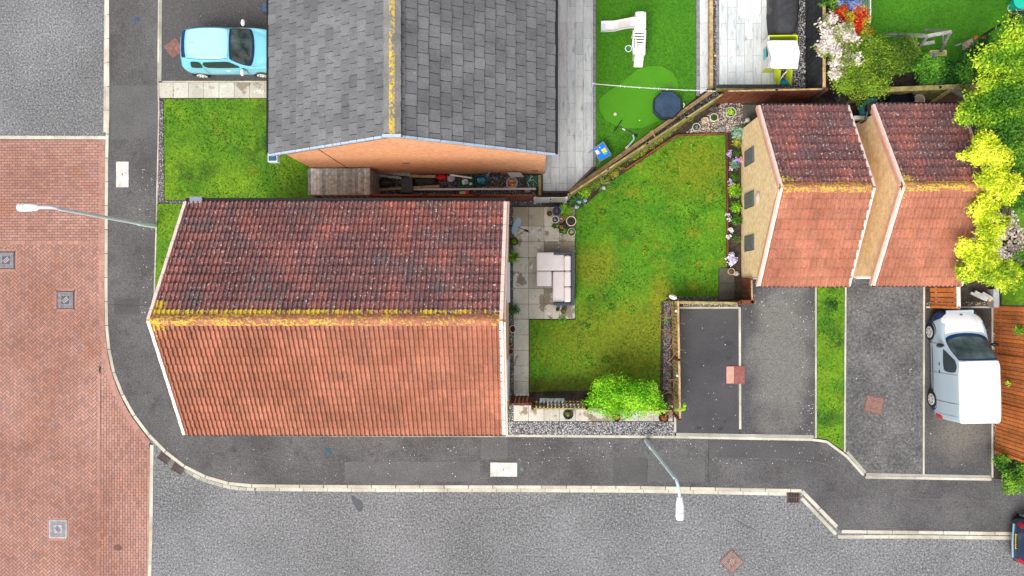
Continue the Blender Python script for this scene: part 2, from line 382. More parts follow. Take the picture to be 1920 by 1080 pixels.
# block paving: every block a raised face with its own shade
def clip(poly, conv):
    for i in range(len(conv)):
        a, b = conv[i], conv[(i+1) % len(conv)]; out = []
        def sd_(p): return (b[0]-a[0])*(p[1]-a[1])-(b[1]-a[1])*(p[0]-a[0])
        for j in range(len(poly)):
            p, q = poly[j], poly[(j+1) % len(poly)]; sp, sq = sd_(p), sd_(q)
            if sp >= 0: out.append(p)
            if sp*sq < 0:
                t = sp/(sp-sq); out.append((p[0]+(q[0]-p[0])*t, p[1]+(q[1]-p[1])*t))
        poly = out
        if len(poly) < 3: return []
    return poly
def ccw(p):
    a = sum(p[i][0]*p[(i+1) % len(p)][1]-p[(i+1) % len(p)][0]*p[i][1] for i in range(len(p))); return p if a > 0 else p[::-1]
holes = []
def brick_tint():
    k = random.choice([.85, .93, 1, 1, 1.05, 1.12]); w = random.uniform(-.05, .08); return (k*(1+w), k, k*(1-w))
def brickface(mb, cx, cy, w, h, a, reg=None, gap=.015):
    w -= gap; h -= gap; ca, sa = math.cos(a), math.sin(a)
    q = [(cx+x*ca-y*sa, cy+x*sa+y*ca) for x, y in ((-w/2, -h/2), (w/2, -h/2), (w/2, h/2), (-w/2, h/2))]
    for hx in holes:
        if hx[0] < cx < hx[2] and hx[1] < cy < hx[3]: return
    if reg: q = clip(q, reg)
    if q: mb.face([(x, y, .014) for x, y in q], brick_tint())
MH = [(12, 488, 17), (123, 562.5, 17.5), (109, 992, 17.5)]
for (x, y, r) in MH:
    a = P2(x-r-.5, y+r+.5); b = P2(x+r+.5, y-r-.5); holes.append((a[0], a[1], b[0], b[1]))
pv = MB()
regA = ccw([P2(*p, .014) for p in [(-120, 263), (187, 263), (188, 455), (-120, 455)]])
x0, y1 = regA[0][0]-.2, max(p[1] for p in regA)
x0 = min(p[0] for p in regA); xe = max(p[0] for p in regA); ye = min(p[1] for p in regA)
row = 0; y = y1-.05
while y > ye:
    x = x0-(.1 if row % 2 else 0)
    while x < xe+.2: brickface(pv, x, y, .21, .105, 0, regA); x += .21
    y -= .105; row += 1
regH = ccw([P2(*p, .014) for p in [(-120, 457), (190, 457), (190, 700), (184.5, 1130), (-120, 1130)]])
xs = [p[0] for p in regH]; ys = [p[1] for p in regH]; bw = .105
cx0, cy0 = (min(xs)+max(xs))/2, (min(ys)+max(ys))/2; ND = 70
for i in range(-ND, ND):
    for j in range(-ND, ND):
        k = (i-j) % 4
        if k == 0: c = (i+1.0, j+.5); a = 0
        elif k == 3: c = (i+.5, j+1.0); a = math.pi/2
        else: continue
        ca = math.sqrt(.5); X = (c[0]*ca-c[1]*ca)*bw+cx0; Y = (c[0]*ca+c[1]*ca)*bw+cy0
        if min(xs)-.2 < X < max(xs)+.2 and min(ys)-.2 < Y < max(ys)+.2: brickface(pv, X, Y, .21, .105, a+math.pi/4, regH)
regV_ = ccw([P2(*p, .014) for p in [(188, 640), (186.5, 700), (184, 1130), (281, 1130), (284, 835), (250, 790), (214, 720), (196, 650)]])
regVn = [P2(*p, .014) for p in [(189, 640), (187, 700), (184, 1130), (281, 1130), (285, 838), (252, 796), (222, 740), (204, 690), (195, 645)]]
xs = [p[0] for p in regVn]; ys = [p[1] for p in regVn]; col = 0; x = min(xs)+.05
while x < max(xs):
    y = max(ys)+(.1 if col % 2 else 0)
    while y > min(ys):
        if inside(regVn, np.array([x]), np.array([y]))[0]: brickface(pv, x, y, .105, .21, 0)
        y -= .21
    x += .105; col += 1
# edge courses beside the kerb, soldier course at the joints and round the covers
def polyline(px, z=0.0): return [Vector(P2(x, y, z)) for x, y in px]
def smooth(pts, n=8):
    out = []
    for i in range(len(pts)-1):
        p0, p1, p2, p3 = pts[max(i-1, 0)], pts[i], pts[i+1], pts[min(i+2, len(pts)-1)]
        for k in range(n):
            t = k/n; out.append(.5*((2*p1)+(p2-p0)*t+(2*p0-5*p1+4*p2-p3)*t*t+(3*p1-p0-3*p2+p3)*t**3))
    return out+[pts[-1]]
def resample(pts, step):
    out = [(pts[0], (pts[1]-pts[0]).normalized())]; acc = 0; need = step
    for a, b in zip(pts, pts[1:]):
        d = (b-a).length; u = (b-a)/d if d else Vector((1, 0))
        while acc+d >= need-1e-9: out.append((a+u*(need-acc), u)); need += step
        acc += d
    if (out[-1][0]-pts[-1]).length > step*.25: out.append((pts[-1], (pts[-1]-pts[-2]).normalized()))
    return out
def course(mb, line, off, w, step, z0, z1, gap=.008, tintf=None, flat=False):
    """blocks laid end to end along a line; off = distance to the right of it"""
    for i in range(1, len(line)-1):        # mitre at real corners
        if (line[i]-line[i-1]).angle(line[i+1]-line[i]) > R(14):
            course(mb, line[:i+1], off, w, step, z0, z1, gap, tintf, flat); course(mb, line[i:], off, w, step, z0, z1+.0015, gap, tintf, flat); return
    r = resample(line, step)
    for (p, u), (q, w_) in zip(r, r[1:]):
        d = (q-p)
        if d.length < gap*2: continue
        d.normalize(); nP = Vector((u.y, -u.x)); nQ = Vector((w_.y, -w_.x))
        a = p+d*gap/2; b = q-d*gap/2
        pts = [a+nP*off, b+nQ*off, b+nQ*(off+w), a+nP*(off+w)]
        t = tintf() if tintf else None
        if flat: mb.face([(x, y, z1) for x, y in ccw([(v.x, v.y) for v in pts])], t)
        else: mb.prism([(v.x, v.y) for v in pts], z0, z1, t)
KL1 = polyline([(204, -60), (204.5, 100), (205, 240), (203, 260), (202, 400), (201.5, 520), (202, 600)])
KL2 = smooth(polyline([(202, 600), (205, 640), (213, 688), (228, 730), (249, 771), (279, 812), (318, 851), (357, 879), (398, 897), (440, 907), (480, 910)]))
KL3 = polyline([(480, 910), (700, 911.5), (1000, 912), (1200, 913), (1400, 917), (1502, 919)])
KL4 = polyline([(1502, 919), (1576, 995), (1700, 996.5), (1900, 999), (2100, 1001)])
kerbline = KL1[:-1]+KL2[:-1]+KL3[:-1]+KL4
for o_ in (.0, .105):
    course(pv, smooth(polyline([(197.5, 262), (196.5, 400), (196, 520), (196.5, 600), (199.5, 642), (207.5, 691), (222.5, 734), (243.5, 776), (272, 815), (283, 828)])), o_, .105, .21, 0, .015, tintf=brick_tint, flat=True)
course(pv, polyline([(-120, 456), (188, 456)]), -.06, .1, .21, 0, .0145, tintf=brick_tint, flat=True)
course(pv, polyline([(186.5, 700), (183, 1130)]), -.05, .1, .21, 0, .0145, tintf=brick_tint, flat=True)
course(pv, polyline([(283, 842), (279, 1130)]), 0, .1, .21, 0, .015, tintf=brick_tint, flat=True)
for (x, y, r) in MH:
    c = P2(x, y); s_ = r/49.2+.04
    ln = [Vector((c[0]-s_, c[1]-s_)), Vector((c[0]-s_, c[1]+s_)), Vector((c[0]+s_, c[1]+s_)), Vector((c[0]+s_, c[1]-s_)), Vector((c[0]-s_, c[1]-s_))]
    for a, b in zip(ln, ln[1:]): course(pv, [a, b], -.045, .1, .2, 0, .016, tintf=lambda: (1.1, 1.05, 1.0), flat=True)
pv.build('block_paving', PAVER, kind='structure')

# pavement (raised), kerbs and channels
inner = [(298, -60), (296, 155), (298, 190), (293, 423), (288, 560), (420, 580), (420, 815), (950, 817), (1265, 819), (1531, 824), (1551, 828), (1584, 850), (1623, 893), (1862, 898), (2100, 905)]
m = MB()
m.prism([tuple(v) for v in kerbline]+[P2(x, y, ZP) for x, y in inner[::-1]], -.2, ZP-.012)
m.build('pavement', PAVE, kind='structure')
m = MB()
m.prism([P2(x, y, ZP) for x, y in inner]+[P2(2100, -200, ZP), P2(298, -200, ZP)], -.2, ZP-.016)
m.build('garden_ground', SOIL, kind='structure')
kt = lambda: (lambda k: (k, k, k*.98))(random.uniform(.78, 1.08))
kb = MB()
course(kb, KL1[:-1]+KL2[:-1]+KL3[:-1]+KL4, -.065, .125,      .915, -.2, ZP+.004, gap=.024, tintf=kt)
kb.build('kerb', KERB, kind='structure', bevel=.012)
ch = MB()
course(ch, polyline([(203, -60), (201.5, 100), (200.5, 248)]), .02, .11, .915, -.2, .014, gap=.012, tintf=kt)
course(ch, smooth(polyline([(352, 877), (375, 889.5), (400, 899), (440, 908.5), (480, 911)]), 6), .067, .125, .3, -.2, .014, gap=.02, tintf=lambda: (lambda k: (k, k, k))(random.uniform(.55, .95)))
course(ch, polyline([(480, 911), (700, 912.5), (1000, 913), (1200, 914), (1400, 918), (1475, 919.5)]), .067, .125, .915, -.2, .014, gap=.02, tintf=kt)
course(ch, polyline([(1506, 931), (1571, 999)]), .03, .12, .915, -.2, .014, gap=.012, tintf=kt)
course(ch, polyline([(1571, 1000), (1700, 999.5), (1900, 1002), (2100, 1004)]), .067, .125, .915, -.2, .014, gap=.012, tintf=kt)
course(ch, polyline([(-120, 257.5), (199, 258)]), -.06, .13, .915, -.2, .017, gap=.006, tintf=kt)
course(ch, polyline([(285, 834), (283, 1000), (279, 1130)]), -.07, .13, .915, -.2, .018, gap=.008, tintf=kt)
ch.build('kerb_channel', KERB, kind='structure')

# repaired rectangles and seams in the pavement
REP = [M('pavement_repair', (.092, .091, .092), (.112, .111, .112), s=1, fine=.4, fs=24, rough=.95), M('dark_pavement_repair', (.068, .067, .068), (.09, .088, .09), s=1, fine=.35, fs=22, rough=.95)]
for i, (px, k) in enumerate(((rect(646, 866, 900, 903), 0), (rect(902, 818, 952, 862), 0), ([(203.5+5, 160), (296, 160), (296, 258), (208, 262)], 0), (rect(1214, 860, 1322, 904), 0), (rect(1150, 858, 1213, 905), 1), (rect(214, 560, 262, 590), 1), ([(1329, 825), (1528, 829), (1528, 862), (1329, 860)], 1))):
    m = MB(); m.prism([P2(x, y, ZP) for x, y in px], 0, ZP-.0095); m.build('pavement_repair', REP[k], kind='structure')
SEAM = M('tar_seam', (.03, .03, .03), (.05, .05, .05), s=5); SEAML = M('pale_seam', (.125, .122, .12), (.10, .098, .098), s=3)
def seam(pxs, w, mt, z):
    ln = smooth(polyline(pxs, z)); m = MB()
    for a, b in zip(ln, ln[1:]):
        d = (b-a).normalized(); n = Vector((-d.y, d.x))*w/2*random.uniform(.5, 1.2); m.face([(v.x, v.y, z) for v in (a-n, b-n, b+n, a+n)])
    m.build('asphalt_seam', mt, kind='structure')
seam([(330, 835), (470, 853), (560, 866), (640, 867), (760, 858), (900, 856), (1100, 858), (1200, 857), (1330, 858), (1480, 862), (1560, 875), (1640, 925), (1760, 937), (1925, 942)], .025, SEAML, ZP-.007)
seam([(1329, 820), (1328, 905)], .02, SEAM, ZP-.007); seam([(1214, 860), (1213, 905)], .02, SEAM, ZP-.007); seam([(208, 571), (262, 573), (290, 572)], .02, SEAM, ZP-.007)
seam([(860, 955), (1000, 950), (1060, 930), (1120, 918)], .03, SEAML, .004); seam([(1380, 975), (1400, 986), (1422, 996)], .025, SEAM, .004)
for (x, y, r) in ((1366, 643, .13), (1367, 671, .10), (1310, 803, .08), (1351, 804, .10), (1359, 790, .05), (220, 1027, .16)):
    zz = ZP+.004 if x > 300 else .0165; p = P2(x, y, zz); m = MB(); m.face([(p[0]+r*(.75+.5*random.random())*math.cos(a), p[1]+r*(.75+.5*random.random())*.75*math.sin(a), zz) for a in [2*math.pi*k/12 for k in range(12)]]); m.build('oil_stain', SEAM if x > 300 else M('brown_stain', (.12, .06, .05), (.16, .08, .07), s=6), kind='structure')

# driveways
def drive(px, mat, z=ZP): return sheet('driveway', px, -.1, z, mat)
drive([(304, -60), (302, 153), (620, 153), (620, -60)], DRIVE)
drive([(1277, 577), (1386, 577), (1386, 813), (1268, 812)], DRIVE_D)
drive([(1390, 520), (1530, 520), (1528, 818), (1388, 813)], DRIVE)
drive([(1587, 520), (1731, 520), (1731, 890), (1624, 888), (1585, 846)], DRIVE_M)
drive([(1735, 577), (1860, 577), (1859, 893), (1733, 891)], DRIVE)
# edgings (thin concrete strips) and ribbed drain channels at the mouths of the driveways
ed = MB()
def edge(px, w=.05, z=ZP+.02, t=None, step=.9): course(ed, polyline(px, z), -w/2, w, step, -.1, z, gap=.004, tintf=t or kt)
edge([(298, -60), (296, 155), (298, 190), (293, 423), (289, 560)])
edge([(304, 153), (503, 153)], .05); edge([(1273, 577), (1386, 577)], .07); edge([(1387, 576), (1388, 814)], .08)
edge([(1530, 530), (1530, 822)], .06); edge([(1586, 530), (1584, 848)], .06); edge([(1733, 536), (1732, 890)], .06)
edge([(1737, 576), (1863, 576)], .06); edge([(1861, 576), (1861, 896)], .06)
edge([(350, 815.5), (950, 817), (1265, 819.5), (1531, 824.5), (1551, 828.5), (1584, 851.5), (1623, 895), (1862, 899)], .09)
edge([(1266, 765), (1266, 818)], .08)
ed.build('edging', KERB, kind='structure')
dc = MB()
def ribs(px, w):
    ln = polyline(px, ZP+.01)
    course(dc, ln, -w/2, w, 1.0, -.1, ZP+.008, gap=.006, tintf=lambda: (.8, .82, .84))
    course(dc, ln, -w/2+.02, w-.04, .045, ZP, ZP+.014, gap=.018, tintf=lambda: (.62, .66, .68))
ribs([(1268, 814.5), (1528, 819)], .11); ribs([(1588, 847), (1624, 888)], .10); ribs([(1624, 890), (1858, 894.5)], .11); ribs([(301, -20), (300, 152)], .10)
dc.build('drain_channel', KERB, kind='structure')

# slab paths and the patio
def slabs(name, x0, y0, x1, y1, nx, ny, mat, z=ZP+.004, gap=.012, a=.10, skip=(), damp={}, xs=None, ys=None, stagger=0, warm=.02):
    mb = MB()
    xs = xs or [x0+(x1-x0)*i/nx for i in range(nx+1)]; ys = ys or [y0+(y1-y0)*j/ny for j in range(ny+1)]
    for i in range(len(xs)-1):
        for j in range(len(ys)-1):
            if (i, j) in skip: continue
            a0 = pt(xs[i], ys[j+1], z); b0 = pt(xs[i+1], ys[j], z); g = gap/2
            mb.prism([(a0.x+g, a0.y+g), (b0.x-g, a0.y+g), (b0.x-g, b0.y-g), (a0.x+g, b0.y-g)], ZP-.03, z, damp.get((i, j)) or var(a, warm))
    return mb.build(name, mat, kind='structure')
sheet('path_bed', rect(296, 154, 640, 184), 0, ZP-.008, MORT)
slabs('path', 296, 154.5, 640, 184, 12, 1, SLAB)
sheet('patio_bed', [(945, 388), (1078, 388), (1078, 598), (992, 598), (992, 742), (955, 742)], 0, ZP-.008, MORT)
ys_ = [388, 424, 453, 483, 512, 541, 570, 598]
slabs('patio', 0, 0, 0, 0, 0, 0, SLAB, xs=[962, 991, 1020, 1049, 1078], ys=ys_, a=.13, warm=.03, damp={(0, 0): (.66, .60, .50), (1, 0): (.74, .68, .58), (2, 2): (.52, .48, .42), (3, 2): (.62, .58, .50), (2, 5): (.55, .50, .44), (3, 1): (.80, .75, .67), (1, 4): (.88, .86, .80)})
slabs('path', 0, 0, 0, 0, 0, 0, SLAB, xs=[963, 991.5], ys=[598.5, 628, 657, 686, 715, 742], a=.16)
slabs('path', 0, 0, 0, 0, 0, 0, SLAB, xs=[962.5, 991, 1020, 1049, 1079, 1108, 1138, 1167, 1197, 1226, 1262], ys=[760, 790], a=.06)
slabs('path', 0, 0, 0, 0, 0, 0, SLABD, xs=[1348, 1377], ys=[502, 531, 562])
slabs('path', 0, 0, 0, 0, 0, 0, SLABD, xs=[1391, 1420, 1449], ys=[196, 222, 250], a=.2)
# neighbour's long grey tiles, staggered
def planks(name, x0, y0, x1, y1, w, l, mat, z=ZP+.004, poly=None, seed=0):
    mb = MB(); a = pt(x0, y1, z); b = pt(x1, y0, z); x = a.x; i = 0
    reg = ccw([P2(*p, z) for p in poly]) if poly else None
    while x < b.x-.02:
        xe = min(x+w, b.x); y = b.y+(l*.5 if i % 2 else 0)+.37
        while y > a.y:
            yt, yb = min(y, b.y), max(y-l, a.y)
            if yt-yb > .02:
                q = [(x+.005, yb+.005), (xe-.005, yb+.005), (xe-.005, yt-.005), (x+.005, yt-.005)]
                if reg: q = clip(q, reg)
                if len(q) > 2: mb.prism(q, z-.03, z, var(.10, .015))
            y -= l
        x += w; i += 1
    return mb.build(name, mat, kind='structure')
sheet('patio_bed', [(1015, -60), (1117, -60), (1117, 312), (1068, 361), (1015, 361)], 0, ZP-.008, SETT, tint=(.5, .5, .5))
planks('patio', 1018, -60, 1111.5, 358, .30, 1.2, TILE, poly=[(1000, -60), (1112, -60), (1112, 311), (1066, 358), (1000, 358)])
sheet('patio_bed', rect(1304, -60, 1499, 166), 0, ZP-.008, SETT, tint=(.4, .4, .4))
planks('patio', 1312, -60, 1327, 176, .31, 1.2, TILE, poly=[(1312, -60), (1327, -60), (1327, 166), (1312, 178)])
planks('patio', 1348.5, -60, 1456, 159.5, .31, 1.2, TILE)
planks('patio', 1456, -60, 1478, 74, .31, 1.2, TILE)
st = MB()
for px in ([(1114.5, -60), (1114.5, 312)], [(1308.5, -60), (1308.5, 180)], [(1330, -60), (1330, 166)], [(1345, -60), (1345, 160)]):
    course(st, polyline(px, ZP), -.055, .11, .2, 0, ZP+.006, gap=.012, tintf=lambda: var(.15))
course(st, polyline([(1345, 162.5), (1458, 162.5)], ZP), -.08, .14, .45, 0, ZP+.006, gap=.01, tintf=lambda: (.3, .3, .31))
st.build('sett_edging', SETT, kind='structure')

# lawns
YL = []
for (x, y, rx, ry, c_) in ((1300, 310, 1.3, 1.0, (.135, .19, .006)), (1110, 640, 1.9, 1.3, (.13, .18, .006)), (1190, 640, 1.2, 1.5, (.15, .19, .008)), (1115, 500, .8, .7, (.16, .20, .008)), (1240, 585, .4, 1.4, (.17, .19, .008)), (1040, 724, 2.0, .35, (.08, .11, .006))):  # last, dull one paints the fence's shade along the south edge
    p = P2(x, y, ZP); YL.append((p[0], p[1], rx, ry, c_, .5))
LAWNB = M('back_lawn_base', (.045, .17, .005), (.10, .245, .006), s=.9, con=.3, fine=.4, fs=14, bump=.8, bs=18, patch=YL, spots=[((.15, .20, .007), 1.5, .56, .68), ((.03, .11, .004), .7, .56, .70)])
def lawn(px, dens=260, mat=GRASSB, pal=None, size=.085, cl=.8, name='lawn'):
    poly = [P2(x, y, ZP) for x, y in px]
    sheet(name, px, 0, ZP+.006, mat)
    pal = pal or [(.022, .095, .003), (.038, .15, .004), (.060, .20, .005), (.10, .245, .006), (.17, .26, .008)]
    blades('grass', poly, ZP, dens, size, pal, LEAF, cl, kind='stuff')
lawn([(307, 186), (620, 184), (620, 330), (600, 385), (470, 376), (309, 375)])
lawn([(294, 382), (470, 381), (470, 640), (288, 620)])
lawn([(1079, 392), (1100, 382), (1150, 338), (1272, 254), (1362, 250), (1363, 500), (1347, 502), (1347, 557), (1257, 557), (1240, 566), (1237, 722), (1225, 728), (993, 735), (993, 600), (1079, 600)], dens=190, mat=LAWNB, pal=[(.022, .11, .003), (.040, .17, .004), (.062, .22, .005), (.10, .26, .006), (.17, .27, .008)])
lawn([(1533, 530), (1583, 530), (1581, 845), (1552, 824), (1532, 820)], cl=1.2)
lawn([(1880, 300), (2050, 300), (2050, 572), (1878, 572)], dens=120)
TP = [(.028, .13, .003), (.042, .175, .005), (.062, .22, .007)]
lawn([(1118, -60), (1304, -60), (1304, 183), (1240, 236), (1118, 318)], 220, TURFM, TP, .06, 1.5, 'turf')
lawn([(1600, -60), (2050, -60), (2050, 90), (1600, 150)], 220, TURFM, [(.040, .145, .004), (.065, .205, .006), (.10, .26, .008)], .06, 1.5, 'turf')
cy = [(1123, 186), (1140, 172), (1165, 155), (1195, 130), (1215, 124), (1240, 123), (1262, 136), (1272, 155), (1273, 180), (1262, 200), (1240, 225), (1205, 240), (1165, 241), (1135, 225), (1124, 205)]
sheet('putting_green', cy, ZP, ZP+.045, TURFL)
# weeds standing in the back lawn and grass strip
wx = []
for (x, y) in [(1245, 292), (1264, 325), (1298, 278), (1274, 266), (1196, 436), (1130, 397), (1107, 560), (1147, 575), (1210, 345), (1290, 350), (1302, 410), (1352, 470), (1210, 470), (1103, 677), (1135, 675), (1185, 582), (1569, 632), (1098, 610), (1054, 600)]:
    p = pt(x, y, ZP); wx.append((p.x, p.y, ZP, .17, .17, .09))
crown('lawn_weeds', wx, 1700, .08, [(.10, .26, .01), (.17, .38, .02)], LEAF, kind='stuff')

# gravel strips
def gravel(px, dens, pal, size=.035, base=MULCH, z=ZP, tag_='gravel'):
    sheet('gravel_bed', px, 0, z-.002, base)
    X, Y = scatter([P2(x, y, z) for x, y in px], dens); n = len(X)
    pts = np.stack([X, Y, np.full(n, z+.012)+rng.uniform(0, .015, n)], 1); nr = rng.normal(size=(n, 3))*.35; nr[:, 2] = np.abs(nr[:, 2])+.7
    p = np.array(pal); c = p[rng.integers(0, len(p), n)]*rng.uniform(.8, 1.2, (n, 1))
    leafmesh('gravel', pts, nr, size, c, STONEG, None, .8, kind='stuff')
STONEG = M('gravel_stone', W1, tint=True, rough=.9)
GG = [(.33, .33, .36), (.27, .27, .30), (.44, .44, .46), (.20, .20, .21), (.52, .52, .53)]
GP = [(.42, .33, .28), (.55, .44, .36), (.33, .25, .19), (.62, .55, .50), (.24, .17, .12)]
GD = [(.10, .10, .11), (.20, .20, .21), (.42, .42, .44), (.05, .05, .05)]
GV = [(.22, .20, .26), (.32, .30, .34), (.13, .12, .14), (.45, .42, .42)]
gravel([(954, 791), (1264, 791), (1264, 817), (954, 815)], 900, GG, .05)
gravel(rect(953, 598, 962, 815), 700, GD+GG, .045)
gravel(rect(953, 388, 962, 598), 500, GD, .045)
gravel([(299, 190), (306, 190), (308, 376), (470, 377), (580, 378), (470, 383), (296, 380)], 900, GV, .045)
gravel([(1286, 249), (1361, 187), (1392, 196), (1391, 246), (1362, 249)], 900, GP, .05)
gravel([(1245, 566), (1256, 560), (1258, 735), (1243, 728)], 700, [(.25, .22, .21), (.36, .33, .32), (.13, .11, .10)], .045)
gravel(rect(1258, 556, 1348, 566), 500, GD, .045)
gravel([(1281, 570), (1384, 570), (1384, 574), (1281, 574)], 900, GP, .04)
gravel(rect(1338, -60, 1343, 166), 700, GD+[(.6, .6, .6)], .04)
gravel([(1498, -60), (1512, -60), (1512, 178), (1478, 178), (1462, 160), (1478, 74), (1497, 74)], 900, [(.75, .75, .75), (.5, .5, .5), (.03, .03, .03), (.12, .12, .12)], .05)
gravel([(1080, 358), (1340, 172), (1358, 180), (1090, 366)], 800, GD+GG+[(.08, .12, .02)], .05)
gravel([(590, 328), (1015, 328), (1015, 385), (590, 385)], 500, GD, .05)
gravel([(1863, 575), (1870, 575), (1870, 856), (1863, 856)], 500, [(.3, .27, .2), (.45, .4, .3), (.12, .1, .05)], .05)
gravel([(1737, 566), (1865, 566), (1865, 573), (1737, 573)], 500, [(.4, .3, .2), (.5, .42, .28), (.12, .1, .05)], .05)
gravel([(1860, 400), (1900, 395), (1918, 430), (1920, 500), (1875, 500), (1855, 450)], 300, GP+[(.7, .66, .62)], .12, tag_='stones')

# ---------------------------------------------------------------- roofs
def frame(e0, e1, r0, r1):
    e0, e1, r0, r1 = map(Vector, (e0, e1, r0, r1)); n = (e1-e0).cross(r0-e0).normalized()
    if n.z < 0: n = -n
    def S(u, v, h=0.0): return (e0*(1-u)+e1*u)*(1-v)+(r0*(1-u)+r1*u)*v+n*h
    return S
def pantiles(name, e0, e1, r0, r1, rolls, courses, mat, parent, dark, seed, lichrow=0.0, rh=.045, sh=.055):
    S = frame(e0, e1, r0, r1); mb = MB(); K = 6
    prof = [0, 0, .18, .80, 1.0, .92]; us = [0, .28, .48, .62, .80, .965, 1.0]
    for j in range(courses):
        v0, v1 = j/courses, min(1, (j+1.06)/courses); vt = (courses-1-j)/courses
        for i in range(rolls):
            ti = i//2; k = vn(ti, j, .28, seed); k2 = vn(ti, j, .9, seed+9); r_ = random.uniform(-1, 1)
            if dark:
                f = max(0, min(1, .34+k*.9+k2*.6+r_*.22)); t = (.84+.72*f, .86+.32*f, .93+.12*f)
            else:
                s_ = 1+.11*r_+.26*k+.16*k2; t = (s_, s_*(1-.06*k2), s_*(1-.08*k2+.04*r_))
            nk = random.uniform(.42, .78) if dark else random.uniform(.66, .92); tn = (t[0]*nk, t[1]*nk, t[2]*nk*1.03)     # darker noses paint in the shade line of each tile course
            l = lichrow*max(0, 1-(courses-1-j+random.random()*.6)/2.2)**1.2
            if j == 0 and random.random() < .02: l += .35
            l += max(0, .38-.05*i-.012*(courses-j)) if lichrow else 0
            vs = []
            for q in range(K+1):
                u = (i+us[q])/rolls; h = prof[q % K]*rh
                vm = v0+(v1-v0)*.10; vs.append((S(u, v0, h-.02), S(u, v0, h+sh), S(u, vm, h+sh*.90), S(u, v1, h)))
            for q in range(K):
                a, b = vs[q], vs[q+1]
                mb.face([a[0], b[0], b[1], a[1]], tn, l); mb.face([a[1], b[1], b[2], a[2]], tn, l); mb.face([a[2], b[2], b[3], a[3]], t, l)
    return mb.build(name, mat, parent)
def slates(name, e0, e1, r0, r1, nx, courses, mat, parent, lich_u=0.0):
    S = frame(e0, e1, r0, r1); mb = MB()
    for j in range(courses):
        v0, v1 = j/courses, min(1, (j+1.1)/courses); off = .5 if j % 2 else 0
        for i in range(-1, nx+1):
            o2 = random.uniform(-.02, .02); a, b = max(0, (i+off)/nx), min(1, (i+1+off)/nx)
            if b-a < .002: continue
            g = .009/(Vector(e1)-Vector(e0)).length; a += g; b -= g
            k = 1+.13*random.uniform(-1, 1)+.22*vn(i, j, .2, 3)+.10*vn(0, j, .9, 7); t = (k, k, k*1.01)
            h = .036+random.uniform(-.006, .008); dv = random.uniform(-.003, .003)
            p = [S(a, v0+dv, h), S(b, v0+dv, h), S(b, v1, .004), S(a, v1, .004)]; q = [S(a, v0+dv, -.004), S(b, v0+dv, -.004)]
            mb.face(p, t, 0); mb.face([q[0], q[1], p[1], p[0]], t, 0)
            mb.face([q[0], p[0], p[3]], t, 0); mb.face([q[1], p[2], p[1]], t, 0)
    S2 = S; mb2 = MB(); mb2.face([S2(0, 0, -.006), S2(1, 0, -.006), S2(1, 1, -.006), S2(0, 1, -.006)]); 
    o = mb.build(name, mat, parent); mb2.build('underlay', GAPM, o); return o
def ridgecaps(name, a, b, w, n, mat, parent, tintf, lich, angle=False):
    a, b = Vector(a), Vector(b); d = (b-a); u = d.normalized(); sde = Vector((-u.y, u.x, 0)); mb = MB()
    for i in range(n):
        p0 = a+d*(i/n); p1 = a+d*((i+1.03)/n); t = tintf(); K = 7 if angle else 8
        L_ = lich if not callable(lich) else lich(i/n)
        def ring(p, s):
            out = []
            for k in range(K):
                x = -1+2*k/(K-1)
                z = (1-abs(x))*.10 if angle else (math.cos(x*math.pi/2)*.11)
                out.append(p+sde*(x*w*s)+Vector((0, 0, z-.035)))
            return out
        r0, r1 = ring(p0, 1.05), ring(p1, .97)
        for k in range(K-1): mb.face([r0[k], r0[k+1], r1[k+1], r1[k]], t, L_+random.uniform(-.06, .06)-(.22 if angle and k in (0, 1, 4, 5) else 0))
        mb.face(r0, (.5, .45, .42), 0); mb.face(r1[::-1], t, 0)
    return mb.build(name, mat, parent)
def strip(mb, a, b, w, h, tint=None, n=1):
    a, b = Vector(a), Vector(b)
    for i in range(n):
        p, q = a+(b-a)*(i/n), a+(b-a)*((i+1)/n-.004); dz = .008*(i % 2)
        mb.beam(p+Vector((0, 0, dz)), q+Vector((0, 0, dz)), w, h, tint)

def house(name, e_w, e_e, y_n, y_s, ridge_pts, ze, zr, axis, wallmat, label, cat, inset, base=ZP):
    pass

